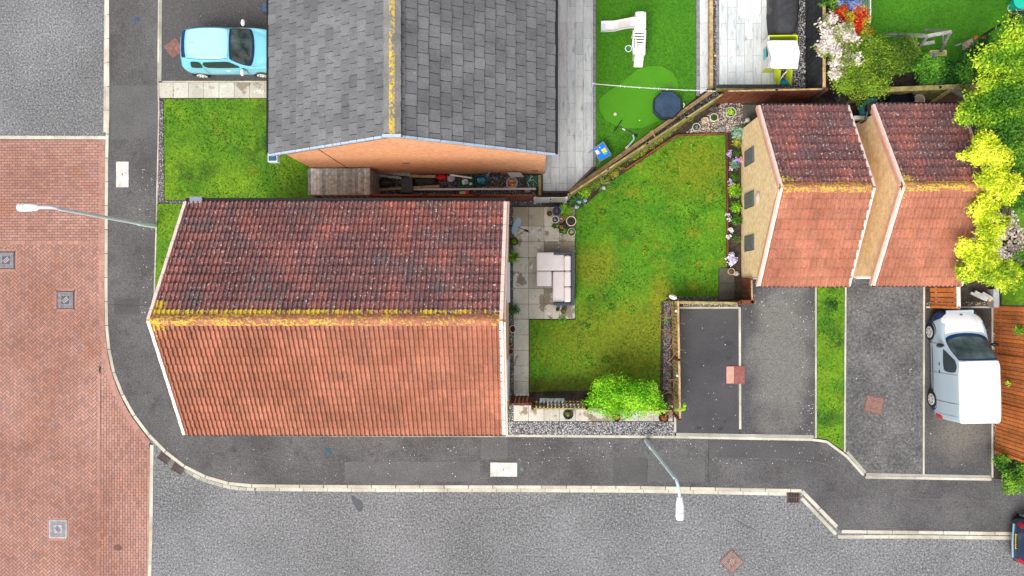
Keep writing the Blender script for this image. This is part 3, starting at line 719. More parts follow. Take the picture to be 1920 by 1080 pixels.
# ---- main house: red-tiled, ridge runs west-east
ze, zr = 5.0, 7.1
NW, NE, SE, SW = pt(350, 380, ze), pt(948, 380, ze), pt(945, 813, ze), pt(348, 813, ze)
RW, RE = pt(281, 600, zr), pt(940, 600, zr)
hs_ = thing('detached_house', ((NW+SE)/2).to_tuple()[:2]+(0,), 'corner house with a red-tiled roof, its north slope dark and mossy, south slope salmon', 'house')
wx0, wx1 = SW.x+.12, NE.x-.10; wy0, wy1 = SW.y+.30, NW.y-.30
def shell(parent, x0, x1, y0, y1, z0, zeave, zridge, axis, mat, side=None, drop=.10):
    """gabled wall shell; axis = direction of the ridge"""
    mb = MB(); ze_, zr_ = zeave-drop, zridge-drop
    if axis == 'x':
        ym = (y0+y1)/2
        for x, s in ((x0, -1), (x1, 1)):
            g = [(x, y0, z0), (x, y1, z0), (x, y1, ze_), (x, ym, zr_), (x, y0, ze_)]
            mb.face(g if s > 0 else g[::-1])
        mb.face([(x0, y0, z0), (x1, y0, z0), (x1, y0, ze_), (x0, y0, ze_)]); mb.face([(x1, y1, z0), (x0, y1, z0), (x0, y1, ze_), (x1, y1, ze_)])
        mb.face([(x0, y0, ze_), (x1, y0, ze_), (x1, ym, zr_), (x0, ym, zr_)]); mb.face([(x1, y1, ze_), (x0, y1, ze_), (x0, ym, zr_), (x1, ym, zr_)])
    else:
        xm = (x0+x1)/2
        for y, s in ((y0, -1), (y1, 1)):
            g = [(x0, y, z0), (x1, y, z0), (x1, y, ze_), (xm, y, zr_), (x0, y, ze_)]
            mb.face(g if s < 0 else g[::-1])
        mb.face([(x0, y1, z0), (x0, y0, z0), (x0, y0, ze_), (x0, y1, ze_)]); mb.face([(x1, y0, z0), (x1, y1, z0), (x1, y1, ze_), (x1, y0, ze_)])
        mb.face([(x0, y0, ze_), (xm, y0, zr_), (xm, y1, zr_), (x0, y1, ze_)]); mb.face([(x1, y1, ze_), (xm, y1, zr_), (xm, y0, zr_), (x1, y0, ze_)])
    return mb.build('wall', mat, parent)
WALLM = brickmat('pale_buff_brick', 'y', (.66, .46, .31), (.72, .54, .38), (.70, .56, .42))
shell(hs_, wx0, wx1, wy0, wy1, 0, ze+.17, zr, 'x', WALLM, drop=.12)
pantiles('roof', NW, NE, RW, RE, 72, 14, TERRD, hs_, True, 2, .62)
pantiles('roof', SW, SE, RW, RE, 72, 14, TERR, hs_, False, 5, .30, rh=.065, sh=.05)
ridgecaps('ridge', RW+Vector((-.05, 0, .03)), RE+Vector((.05, 0, .03)), .16, 26, TERR, hs_, lambda: var(.14, .05), lambda f: .50-.09*f)
vb = MB(); v1 = Vector((0, 0, .065))
strip(vb, NW+v1, RW+v1, .09, .09, None, 14); strip(vb, SW+v1, RW+v1, .09, .09, None, 14); vb.build('verge', VERGE, hs_); vb = MB()
strip(vb, NE+v1, RE+v1, .10, .09, None, 14); strip(vb, SE+v1, RE+v1, .10, .09, None, 14); vb.build('verge', VERGE, hs_)
vr = MB(); dx = Vector((.085, 0, -.06)); strip(vr, NE+dx, RE+dx, .06, .16); strip(vr, SE+dx, RE+dx, .06, .16)
vr.build('verge_board', M('cream_bargeboard', (.74, .52, .42), (.80, .60, .50), s=3), hs_)
gt = MB(); gt.beam(NW+Vector((-.05, .09, -.05)), NE+Vector((.05, .09, -.05)), .12, .10); gt.build('gutter', BLACKP, hs_, bevel=.02); gt = MB(); gt.beam(SW+Vector((-.05, -.05, -.06)), SE+Vector((.05, -.05, -.06)), .08, .10)
gt.build('gutter', BLACKP, hs_, bevel=.02)
hp = MB(); c = pt(369, 374, ze); hp.box((c.x, c.y-.02, ze-.02), (.40, .22, .2)); hp.build('hopper', GREYP, hs_, bevel=.02)
# east side: windows, patio door with its white canopy
def window(parent, x, y, z, w, h, face, panes=2):
    f = MB(); t = .06; d = .05
    ax = Vector((0, 1, 0)) if face in 'ew' else Vector((1, 0, 0)); out = {'e': Vector((1, 0, 0)), 'w': Vector((-1, 0, 0)), 's': Vector((0, -1, 0)), 'n': Vector((0, 1, 0))}[face]
    c = Vector((x, y, z))
    def bar(p, a, b): s_ = [abs(out[i])*d*2+abs(ax[i])*a for i in range(3)]; s_[2] = b; f.box(p, s_)
    bar(c+Vector((0, 0, h/2)), w, t); bar(c-Vector((0, 0, h/2)), w+.1, t)
    for s_ in range(panes+1): bar(c+ax*(-w/2+w*s_/panes), t, h-t)
    o = f.build('window', WHITEP, parent)
    g = MB(); s_ = [abs(out[i])*.04+abs(ax[i])*w for i in range(3)]; s_[2] = h; g.box(c, s_); g.build('pane', WINDG, o)
    return o
for (py, z, w) in ((440, 3.9, 1.2), (700, 3.9, 1.2), (700, 1.5, 1.4)): window(hs_, wx1, P2(900, py)[1], z, w, 1.1, 'e')
for k, z in ((.15, 3.9), (.5, 3.9), (.85, 3.9), (.2, 1.5), (.8, 1.5)): window(hs_, wx0+(wx1-wx0)*k, wy0, z, 1.3, 1.15, 's')
a, b = pt(943, 492, 2.3), pt(956, 566, 2.3)
cp = MB(); cp.prism([(wx1, b.y+.10), (b.x, b.y), (b.x, a.y), (wx1, a.y)], 2.22, 2.30); cp.prism([(wx1, b.y-.02), (wx1+.12, b.y-.02), (wx1+.12, b.y+.1), (wx1, b.y+.1)], 2.0, 2.31)
cp.build('door_canopy', WHITEP, hs_, bevel=.01)
dm = MB(); dm.box((wx1+.01, (a.y+b.y)/2, 1.15), (.06, 1.3, 2.05)); od = dm.build('door', WHITEP, hs_)
dg = MB(); dg.box((wx1+.03, (a.y+b.y)/2, 1.3), (.05, .9, 1.4)); dg.build('pane', WINDG, od)
# stair railing by the south wall
rl = thing('stair_railing', (pt(672, 816, .3).x, pt(672, 816, .3).y, ZP), 'black metal railing low against the eaves on the street side of the red-tiled house', 'railing')
rr = MB(); p0, p1 = pt(612, 816.5, .9), pt(733, 816.5, .9); p0.z = p1.z = .95
for f in (0, .46, 1): q = p0.lerp(p1, f); rr.tube([(q.x, q.y, ZP), (q.x, q.y, .95)], .02)
rr.tube([p0, p1], .02); rr.tube([p0-Vector((0, 0, .75)), p1-Vector((0, 0, .75))], .015)
for k in range(1, 22): q = p0.lerp(p1, k/22); rr.tube([(q.x, q.y, .2), (q.x, q.y, .95)], .008, 5)
rr.build('rail', BLACKP, rl)

# ---- slate-roofed house to the north
zs, zq = 5.0, 7.8
SWc, SEc = pt(505, 289.5, zs), pt(1040, 288, zs); RS = pt(735.5, 252, zq)
LN = 14.0
NWc, NEc, RN = SWc+Vector((0, LN, 0)), SEc+Vector((0, LN, 0)), RS+Vector((0, LN, 0))
h2 = thing('detached_house', (RS.x, RS.y+LN/2, 0), 'house with a grey slate roof and orange brick gable, blue hatchback parked beside it', 'house')
y0 = SWc.y+.14
shell(h2, SWc.x+.26, SEc.x-.26, y0, y0+LN-.3, 0, zs+.12, zq, 'y', BRICKO, drop=.14)
slates('roof', SWc, NWc, RS, RN, 42, 16, SLATE, h2); slates('roof', SEc, NEc, RS, RN, 42, 15, SLATE, h2)
ridgecaps('ridge', RS+Vector((0, -.02, .03)), RN+Vector((0, 0, .03)), .23, 31, SLATE, h2, lambda: (lambda k: (k*1.25, k*1.2, k*1.1))(random.uniform(.9, 1.15)), lambda f: .50 if f < .4 else .44, angle=True)
vg = MB(); o2 = Vector((0, -.03, .0))
strip(vg, SWc+o2, RS+o2, .06, .10, None, 16); strip(vg, SEc+o2, RS+o2, .06, .10, None, 15)
vg.box((RS.x, RS.y-.05, RS.z+.03), (.5, .08, .14)); vg.build('verge', M('blue_grey_verge', (.30, .38, .48), (.42, .50, .60), s=5), h2)
vs_ = MB(); o3 = Vector((0, -.02, -.11)); strip(vs_, SWc+o3, RS+o3, .05, .09); strip(vs_, SEc+o3, RS+o3, .05, .09); vs_.build('bargeboard', BLACKP, h2)
for q, s_ in ((SWc, -1), (SEc, 1)): g2 = MB(); g2.beam(q+Vector((s_*.05, 0, -.06)), q+Vector((s_*.05, LN, -.06)), .11, .09); g2.build('gutter', BLACKP, h2)
hb = MB(); c = pt(513, 296, zs-.1); hb.box((c.x, c.y, zs-.12), (.30, .28, .22)); ho = hb.build('hopper', METAL, h2)
hb = MB(); hb.box((c.x, c.y, zs+.0), (.24, .22, .03)); hb.build('opening', BLUEM, ho)
dj = MB(); xj = P2(628, 314)[0]; xj = SWc.x+1.55; dj.box((xj, y0-.002, 2.7), (.025, .012, 5.3)); dj.build('movement_joint', GAPM, h2)
for (px, z) in ((785, 2.6), (1003, .9)): vt = MB(); vt.box((P2(px, 330)[0], y0-.01, z), (.22, .05, .10)); vt.build('air_brick', RUST, h2)
for (k, z) in ((2, 3.7), (6, 3.7), (2.5, 1.4), (8, 1.4)):
    window(h2, SWc.x+.26, y0+k, z, 1.2, 1.1, 'w'); window(h2, SEc.x-.26, y0+k, z, 1.2, 1.1, 'e')
df = MB(); df.box((SWc.x+.25, y0+4.6, 1.15), (.06, 1.0, 2.05)); df.build('door', WHITEP, h2)

# ---- two garages
def garage(nw, ne, se, sw, rw, re, label, wins, holes_=True):
    ze, zr = 2.25, 4.2
    A, B_, C_, D = pt(*nw, ze), pt(*ne, ze), pt(*se, ze), pt(*sw, ze); Rw, Re = pt(*rw, zr), pt(*re, zr)
    g = thing('garage', ((A.x+C_.x)/2, (A.y+C_.y)/2, 0), label, 'garage')
    x0, x1 = D.x+.03, C_.x-.03; yn, ysn = A.y-.30, D.y+.30
    shell(g, x0, x1, ysn, yn, 0, ze+.16, zr, 'x', BUFFY, drop=.12)
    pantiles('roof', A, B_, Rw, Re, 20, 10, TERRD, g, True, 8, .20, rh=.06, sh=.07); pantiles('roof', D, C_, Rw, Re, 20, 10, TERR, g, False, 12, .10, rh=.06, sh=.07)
    ridgecaps('ridge', Rw+Vector((-.04, 0, .03)), Re+Vector((.04, 0, .03)), .16, 7, TERR, g, lambda: var(.12, .05), .49)
    v = MB(); u = Vector((0, 0, .065))
    for (a, b, c_) in ((A, D, Rw), (B_, C_, Re)): v = MB(); strip(v, a+u, c_+u, .07, .10, None, 10); strip(v, b+u, c_+u, .07, .10, None, 10); v.build('verge', VERGE, g)
    v = MB(); u = Vector((-.05, 0, -.05)); strip(v, A+u, Rw+u, .04, .16); strip(v, D+u, Rw+u, .04, .16)
    PB = M('pink_bargeboard', (.62, .33, .24), (.72, .44, .34), s=4); v.build('bargeboard', PB, g); v = MB()
    u = Vector((.05, 0, -.05)); strip(v, B_+u, Re+u, .04, .16); strip(v, C_+u, Re+u, .04, .16); v.build('bargeboard', PB or M('pink_bargeboard', (.62, .33, .24), (.72, .44, .34), s=4), g)
    v = MB(); v.beam(A+Vector((-.05, .06, -.05)), B_+Vector((.12, .06, -.05)), .12, .10); v.build('gutter', BLACKP, g); v = MB(); v.beam(D+Vector((0, -.03, -.06)), C_+Vector((0, -.03, -.06)), .08, .09); v.build('gutter', BLACKP, g)
    dr = MB(); dr.box(((x0+x1)/2, ysn-.01, 1.12), (2.3, .05, 2.05))
    for k in range(9): dr.box(((x0+x1)/2, ysn-.045, .25+k*.24), (2.24, .03, .03))
    dr.build('garage_door', WHITEP, g)
    return g, x0, x1, ysn, yn
g1, gx0, gx1, gys, gyn = garage((1422, 200), (1588, 200), (1590, 535), (1422, 535), (1464, 351), (1637, 351), 'garage with three dark window panels in its wall facing the back lawn', 1)
for py in (294, 375, 456):
    y_ = pt(1404, py, 1.15).y; f = MB(); f.box((gx0-.015, y_, 1.15), (.05, .55, 1.1)); o = f.build('window', M('window_frame', (.10, .10, .11)), g1)
    f = MB(); f.box((gx0-.03, y_, 1.15), (.04, .49, 1.04)); f.build('pane', M('frosted_dark_pane', (.10, .11, .12), (.19, .20, .21), s=9, fine=.3, rough=.4), o)
lt = MB(); p = pt(1422, 371, 2.1)
lt.mesh([(gx0-.03-.05*(k == 16), p.y+(.20*math.cos(k*math.pi/8) if k < 16 else 0), 2.15+(.26*math.sin(k*math.pi/8) if k < 16 else 0)) for k in range(17)], [(16, (k+1) % 16, k) for k in range(16)])
lt.build('vent_cover', VERGE, g1)
g2_, _, _, _, _ = garage((1636, 198), (1800, 198), (1800, 534), (1636, 534), (1692, 349), (1850, 349), 'garage partly overhung by the yellow-leaved tree', 1)
pp = MB(); q = pt(1629, 203, 2.2); e = pt(1628, 236, 1.9)
pp.box((q.x, q.y, 2.2), (.2, .2, .2)); pp.tube([(q.x, q.y, 2.15), (q.x, q.y-.35, 1.95), (e.x+.05, e.y+.25, 1.2), (e.x+.05, e.y+.25, .1)], .04); pp.build('downpipe', BLACKP, g2_)

# ---------------------------------------------------------------- fences
def fence(name, px, h, mat, label, cat='fence', board=.10, gap=.012, cap=None, post=1.8, th=.02, group=None, postmat=None, horiz=False, capw=.05, base=ZP, lattice=False, postname='post'):
    """px: top line of the fence in the photograph; it stands straight below"""
    pts = [pt(x, y, h) for x, y in px]
    f = thing(name, (pts[0].x, pts[0].y, base), label, cat, group)
    mb = MB(); pm = MB(); npost = 0
    for a, b in zip(pts, pts[1:]):
        d = (b-a); L_ = d.length; u = d.normalized(); rz = math.atan2(u.y, u.x); nrm = Vector((-u.y, u.x, 0))
        if lattice:
            n = int(L_/.13)
            for k in range(n+1): q = a+u*(k*.13); mb.box((q.x, q.y, (base+h)/2), (.028, .012, h-base), rz)
            for k in range(int((h-base)/.13)): q = (a+b)/2; mb.box((q.x+nrm.x*.012, q.y+nrm.y*.012, base+.06+k*.13), (L_, .012, .028), rz)
        elif horiz:
            n = int((h-base)/(board+gap))
            for k in range(n): q = (a+b)/2; mb.box((q.x, q.y, base+.03+(k+.5)*(board+gap)), (L_, th, board), rz, var(.14, .04))
        else:
            n = max(1, int(L_/(board+gap)))
            for k in range(n):
                q = a+u*((k+.5)*L_/n); hh = h-base-random.uniform(0, .012); o_ = nrm*(.012 if k % 2 else 0)
                mb.box((q.x+o_.x, q.y+o_.y, base+hh/2), (L_/n-gap, th, hh), rz, var(.18, .05))
        np_ = max(1, round(L_/post))
        for k in range(np_+1):
            q = a+u*(L_*k/np_)-nrm*.0
            p = MB(); p.box((q.x, q.y, (base+h+.03)/2), (.085, .085, h+.03-base), rz, var(.1)); p.build(postname, postmat or mat, f)
    mb.build('panel', mat, f)
    def rail(a, b, w, hh): r = MB(); r.beam(a, b, w, hh, var(.1)); r.build('rail', cap or mat, f)
    for a, b in zip(pts, pts[1:]):
        u = (b-a).normalized(); nrm = Vector((-u.y, u.x, 0))
        if not lattice:
            for z in (base+.3, h-.25): rail(a+nrm*.04+Vector((0, 0, z-h)), b+nrm*.04+Vector((0, 0, z-h)), .04, .07)
        if cap: rail(a+Vector((0, 0, .015)), b+Vector((0, 0, .015)), capw, .03)
    return f
fence('fence', [(592, 366), (1001, 366)], 1.75, WOOD_R, 'dark red-brown fence along the narrow passage between the two houses', cap=WOOD_R)
fence('fence', [(1003, 371), (1062, 371)], 1.45, WOOD_S, 'short silver-grey fence panels behind the patio flower pots', board=.5, gap=.03)
fence('fence', [(1067, 365), (1361, 173)], 1.35, WOOD_M, 'thin mossy fence running diagonally beside the back lawn', cap=WOOD_M, capw=.055)
fence('fence', [(1362, 171), (1550, 167)], 1.75, WOOD_R, 'red-brown fence just north of the garages, below the playhouse patio', cap=WOOD_T, capw=.05)
fence('fence', [(1545, -60), (1545, 166)], 1.85, WOOD_K, 'black-stained fence beside the playhouse patio', cap=WOOD_T, capw=.10)
fence('fence', [(1625, 170), (1665, 168), (1860, 160)], 1.7, WOOD_M, 'mossy old fence behind the second garage, under the hedge', cap=WOOD_M, capw=.16, board=.15)
f7 = fence('trellis_fence', [(1271, 562), (1275, 787)], 1.35, WOOD_M, 'trellis fence covered with bare brown vine stems, beside the empty driveway', cap=WOOD_T, capw=.07, lattice=True, postmat=WOOD_R)
fence('fence', [(1262, 567), (1386, 569)], 1.2, WOOD_M, 'low mossy fence between the back lawn and the empty driveway', cap=WOOD_M, capw=.09)
fence('garden_gate', [(1409, 523), (1410, 566)], 1.5, WOOD_R, 'dark red gate beside the corner of the first garage', 'gate', board=.16, cap=WOOD_T)
fence('fence', [(1388, 567), (1413, 567)], 1.5, WOOD_R, 'short dark brown fence stub at the gate end', cap=WOOD_R, capw=.16)
fence('garden_gate', [(957, 757), (995, 757)], 1.6, WOOD_R, 'dark red-brown gate next to the corner of the red-tiled house', 'gate', board=.085, gap=.045, cap=WOOD_R)
fence('fence', [(998, 766), (1100, 766), (1262, 770)], 1.75, WOOD_R, 'gap-boarded fence by the slab path, half hidden by the lime-green climber', board=.085, gap=.045, cap=WOOD_M, capw=.05)
fence('fence', [(1926, 578), (1930, 868)], 1.9, WOOD_O, 'tall orange-brown board fence beside the parked van', board=.115, gap=.022, th=.02, postmat=WOOD_O, cap=WOOD_O)
fence('fence', [(1796, 520), (1797, 577)], 1.85, WOOD_O, 'short orange-brown board fence behind the white van', board=.13, gap=.03, cap=M('pale_rail', (.62, .58, .50), (.74, .70, .62), s=5), capw=.12)

# low timber edgings of beds
def sleeper(px, mat, w, h, label, name='timber_edging', z=ZP, cat='edging', seg=2.4):
    mb = MB(); course(mb, polyline(px, z+h), -w/2, w, seg, z-.05, z+h, gap=.01, tintf=lambda: var(.12, .03))
    o = mb.build(name, mat, bevel=.01); tag(o, label, cat); return o
sleeper([(1068, 360), (1336, 170)], WOOD_T, .15, .25, 'tan timber sleeper edging the artificial lawn diagonally')
sleeper([(1334, -60), (1334, 166)], WOOD_T, .13, .25, 'straight tan timber sleeper between the artificial lawn and the playhouse patio')
sleeper([(1172, 318), (1182, 309), (1270, 253), (1363, 250), (1365, 500)], WOOD_R, .06, .12, 'thin dark red board edging the back lawn at the flower bed')
sleeper([(1342, 168), (1500, 168)], WOOD_M, .12, .15, 'mossy timber strip along the foot of the playhouse patio')
sleeper([(1868, 542), (1869, 577)], WOOD_S, .20, .35, 'pale timber beams stacked end-on between the driveway and the far garden', 'timber_beam', cat='timber')
sleeper([(1012, 366), (1012, 330), (1012, 328)], WOOD_M, .10, .3, 'mossy upright edging board at the end of the junk-filled passage')

# ---------------------------------------------------------------- street lamps
def lamp(base, bend, head0, head1, label):
    b = pt(*base, ZP); t = thing('street_lamp', (b.x, b.y, ZP), label, 'street lamp', 'street lamps on the pavement')
    hb = 5.55; p1 = pt(*bend, hb); p1 = Vector((b.x*.6+p1.x*.4, b.y*.6+p1.y*.4, hb)); h0 = pt(*head0, 6.0); h1 = pt(*head1, 6.05)
    m = MB(); m.lathe((b.x, b.y, ZP), [(.085, 0), (.085, 1.15), (.075, 1.2), (.05, 1.28)], 14); m.build('base', METAL, t)
    m = MB(); low = Vector((b.x, b.y, 1.3)); m.tube([low, low.lerp(p1, .5), p1], [.062, .056, .05], 12); m.build('pole', METAL, t)
    m = MB(); mid = pt(*bend, 5.8); c1 = Vector((p1.x, p1.y, 5.7)); hz = (h0-mid); 
    pts = [p1]
    for k in range(1, 9):
        f = k/8; q = p1*(1-f)**2+Vector((mid.x, mid.y, 5.95))*2*f*(1-f)+h0*f*f; pts.append(q)
    m.tube(pts, .045, 10); m.build('arm', METAL, t)
    d = (h1-h0); L_ = d.length; u = d.normalized(); s = Vector((-u.y, u.x, 0)).normalized()
    m = MB(); rings = []
    for (f, w, hh) in ((0, .05, .05), (.04, .085, .07), (.35, .115, .085), (.8, .125, .08), (.95, .11, .07), (1, .07, .04)):
        c = h0+d*f; rings.append([c+s*w*math.cos(a)+Vector((0, 0, hh*math.sin(a)*(.9 if math.sin(a) > 0 else .5))) for a in [2*math.pi*k/14 for k in range(14)]])
    vs = [v for r in rings for v in r]; n = 14
    fs = [(i*n+k, i*n+(k+1) % n, (i+1)*n+(k+1) % n, (i+1)*n+k) for i in range(5) for k in range(n)]+[tuple(range(n-1, -1, -1)), tuple(5*n+k for k in range(n))]
    m.mesh(vs, fs); hd = m.build('lamp_head', LAMPW, t, smooth=True)
    m = MB(); c = h0+d*.80; q = Vector((u.x, u.y, 0)).to_track_quat('X', 'Z'); m.box((c.x, c.y, c.z+.062), (L_*.28, .17, .03), q=q); m.build('photocell_window', LENS, hd, bevel=.01)
    m = MB(); c = h0+d*.4; m.lathe((c.x, c.y, c.z+.07), [(.02, 0), (.015, .015)], 8); m.build('sensor', GREYP, hd)
    m = MB(); c = h0+d*.6; m.box((c.x, c.y, c.z-.045), (L_*.6, .16, .03), q=q); m.build('lens', LENS, hd)
lamp((291, 424), (112, 389), (73, 389), (32, 389), 'street lamp reaching over the red block paving')
lamp((1212, 826), (1268, 893), (1274.5, 931), (1275, 976), 'street lamp reaching over the grey road, beside the gravel strip')

# ---------------------------------------------------------------- covers, grates
def cover(px, py, w, h, rz, label, mat, mat2, name='manhole_cover', cat='manhole cover', z=0.004, pat=True, bars=45, group=None):
    c = pt(px, py, z); o = thing(name, (c.x, c.y, z), label, cat, group, rz)
    m = MB(); m.box((0, 0, .006), (w, h, .012)); buildl(m, 'frame', mat, o)
    m = MB(); m.box((0, 0, .008), (w-.05, h-.05, .016)); lid = buildl(m, 'lid', mat, o)
    if pat:
        m = MB(); n = int(w/.055)
        for i in range(n):
            for j in range(int(h/.055)):
                x, y = -w/2+.05+(i+.5)*(w-.1)/n, -h/2+.05+(j+.5)*(h-.1)/int(h/.055)
                if abs(x) < .13 and abs(y) < .15: continue
                m.box((x, y, .02), (.018 if (i+j) % 2 else .042, .042 if (i+j) % 2 else .018, .01), random.uniform(-.3, .3))
        for k in (-1, 0, 1): m.box((k*.055*math.cos(R(bars+90)), k*.055*math.sin(R(bars+90)), .022), (.26, .022, .012), R(bars))
        buildl(m, 'raised_pattern', mat2, lid, kind='stuff')
    return o
IRW = M('cover_pattern_light', (.36, .33, .36), (.50, .46, .48), s=12, fine=.3)
cover(12, 488, .69, .69, 0, 'cast iron manhole cover in the block paving, cut by the left picture edge', IRON, IRW, z=.016, bars=40, group='manhole covers in the block paving')
cover(123, 562.5, .70, .70, 0, 'cast iron manhole cover in the herringbone paving, nearest the kerb', IRON, IRW, z=.016, bars=42, group='manhole covers in the block paving')
cover(109, 992, .70, .70, 0, 'lighter cast iron manhole cover near the bottom left corner', IRONL, M('cover_pattern_dark', (.10, .10, .12), (.17, .17, .19), s=10), z=.016, bars=-52, group='manhole covers in the block paving')
cover(1372, 1053, .68, .68, R(45), 'rusty pinkish manhole cover set as a diamond in the grey road', M('faded_rusty_iron', (.13, .085, .078), (.19, .13, .12), s=8, fine=.4), M('cover_pattern_rust', (.36, .25, .22), (.46, .33, .29), s=12, fine=.3), z=.004, bars=30)
cover(327, 90, .58, .58, R(38), 'dark red square cover in front of the blue hatchback', RUST, RUST, 'inspection_cover', z=ZP+.003, pat=False)
cover(1639, 758.5, .66, .62, R(-12), 'rusty square cover in the mottled driveway', RUST, M('rust_speck', (.30, .20, .17)), 'inspection_cover', z=ZP+.003, pat=True)
c = pt(1378.5, 703, ZP); o = thing('inspection_cover', (c.x, c.y, ZP), 'two-toned pink square cover straddling the line between two driveway bays', 'manhole cover')
m = MB(); m.box((0, 0, .015), (.68, .66, .03)); buildl(m, 'frame', M('cover_dusty', (.20, .07, .06), (.26, .10, .085), s=6, fine=.3), o)
m = MB(); m.box((-.19, 0, .02), (.27, .62, .03)); buildl(m, 'lid', M('cover_pale_pink', (.46, .25, .20), (.54, .31, .26), s=8, fine=.15), o)
for (x, y, w, h, l) in ((229.5, 327, .49, .98, 'concrete inspection slab in the pavement, upright by the block paving'), (944.5, 880.5, 1.0, .52, 'concrete inspection slab in the pavement, lying lengthwise by the grey road')):
    c = pt(x, y, ZP); o = thing('inspection_cover', (c.x, c.y, ZP-.01), l, 'inspection cover')
    m = MB(); m.box((0, 0, .008), (w, h, .016)); sb = buildl(m, 'slab', M('worn_slab', (.42, .41, .38), (.66, .65, .62), s=3, fine=.2), o, bevel=.004)
    m = MB(); m.box((0, 0, .018), (.02, .09, .01)); buildl(m, 'lifting_slot', BLACKP, sb)
for (x, y, s_, l) in ((255.5, 37, .17, 'small blue stopcock cover in the left pavement'), (614, 847, .2, 'small blue stopcock cover in the pavement below the red-tiled house')):
    c = pt(x, y, ZP); o = thing('stopcock_cover', (c.x, c.y, ZP-.012), l, 'water cover')
    m = MB(); m.box((0, 0, .008), (s_, s_, .014)); sb = buildl(m, 'frame', BLUEM, o); m = MB(); m.lathe((0, 0, .01), [(s_*.3, 0), (s_*.3, .012), (s_*.2, .014)], 12); buildl(m, 'lid', BLUEM, sb)
c = pt(978, 880, ZP); m = MB(); m.lathe((c.x, c.y, ZP-.012), [(.07, 0), (.07, .008)], 12); m.build('marker_disc', M('faded_green_paint', (.06, .16, .13), (.12, .20, .17), s=14), label='small faded green disc beside the concrete slab in the pavement', cat='marker')
RUSTD = M('dark_rusty_iron', (.10, .065, .06), (.16, .11, .10), s=9, fine=.3)
def grate(px, py, rz, label):
    c = pt(px, py, 0); o = thing('drain_grate', (c.x, c.y, 0), label, 'drain grate', 'drain grates at the kerb', rz)
    m = MB(); w, h = .44, .40
    for s_ in (-1, 1): m.box((0, s_*h/2, .018), (w, .025, .02)); m.box((s_*w/2, 0, .018), (.025, h, .02))
    m.box((0, 0, .018), (w, .02, .02))
    buildl(m, 'frame', RUSTD, o)
    for k in range(7): m = MB(); m.box((-.18+k*.06, 0, .016), (.014, h, .016)); buildl(m, 'bar', RUSTD, o)
    m = MB(); m.box((0, 0, .004), (w, h, .006)); buildl(m, 'sump', BLACKP, o); return o
g0 = grate(309.5, 856, R(-33), 'drain grate at the kerb bend, closest to the block paving')
c = pt(335, 876, 0); dup(g0, (c.x, c.y, 0), 'drain grate at the kerb bend, lower right of its neighbour', R(-28))
c = pt(1487, 932, 0); dup(g0, (c.x, c.y, 0), 'drain grate on its own by the straight kerb, below the driveways', 0)
# tar patch
c = pt(671, 945, 0); m = MB(); m.prism([(c.x+a, c.y+b) for a, b in ((-.24, .30), (-.14, .33), (-.08, .20), (.06, .19), (.19, .05), (.2, -.14), (.13, -.27), (.03, -.29), (-.08, -.16), (-.17, .02), (-.24, .18))], 0, .004)
m.build('tar_patch', M('tar', (.035, .042, .055), (.05, .058, .07), s=5, rough=.5), kind='structure')
# petals fallen on pavements and driveways
X = []; 
for (x0, y0, x1, y1, n) in ((1395, 530, 1530, 620, 40), (1500, 560, 1530, 820, 60), (1280, 585, 1385, 810, 26), (1590, 535, 1730, 885, 22), (960, 820, 1600, 870, 100), (640, 820, 960, 905, 40), (262, 300, 290, 600, 50), (300, 840, 640, 905, 26), (1740, 600, 1855, 880, 16), (300, 10, 500, 150, 6)):
    for _ in range(n): p = pt(random.uniform(x0, x1), random.uniform(y0, y1), ZP); X.append((p.x, p.y, ZP+.012))
X = np.array(X); nr = rng.normal(size=(len(X), 3))*.2; nr[:, 2] = 1
leafmesh('fallen_petals', X, nr, .038, np.full((len(X), 3), .75)*rng.uniform(.6, 1.1, (len(X), 1)), PETAL, None, .8, kind='stuff')

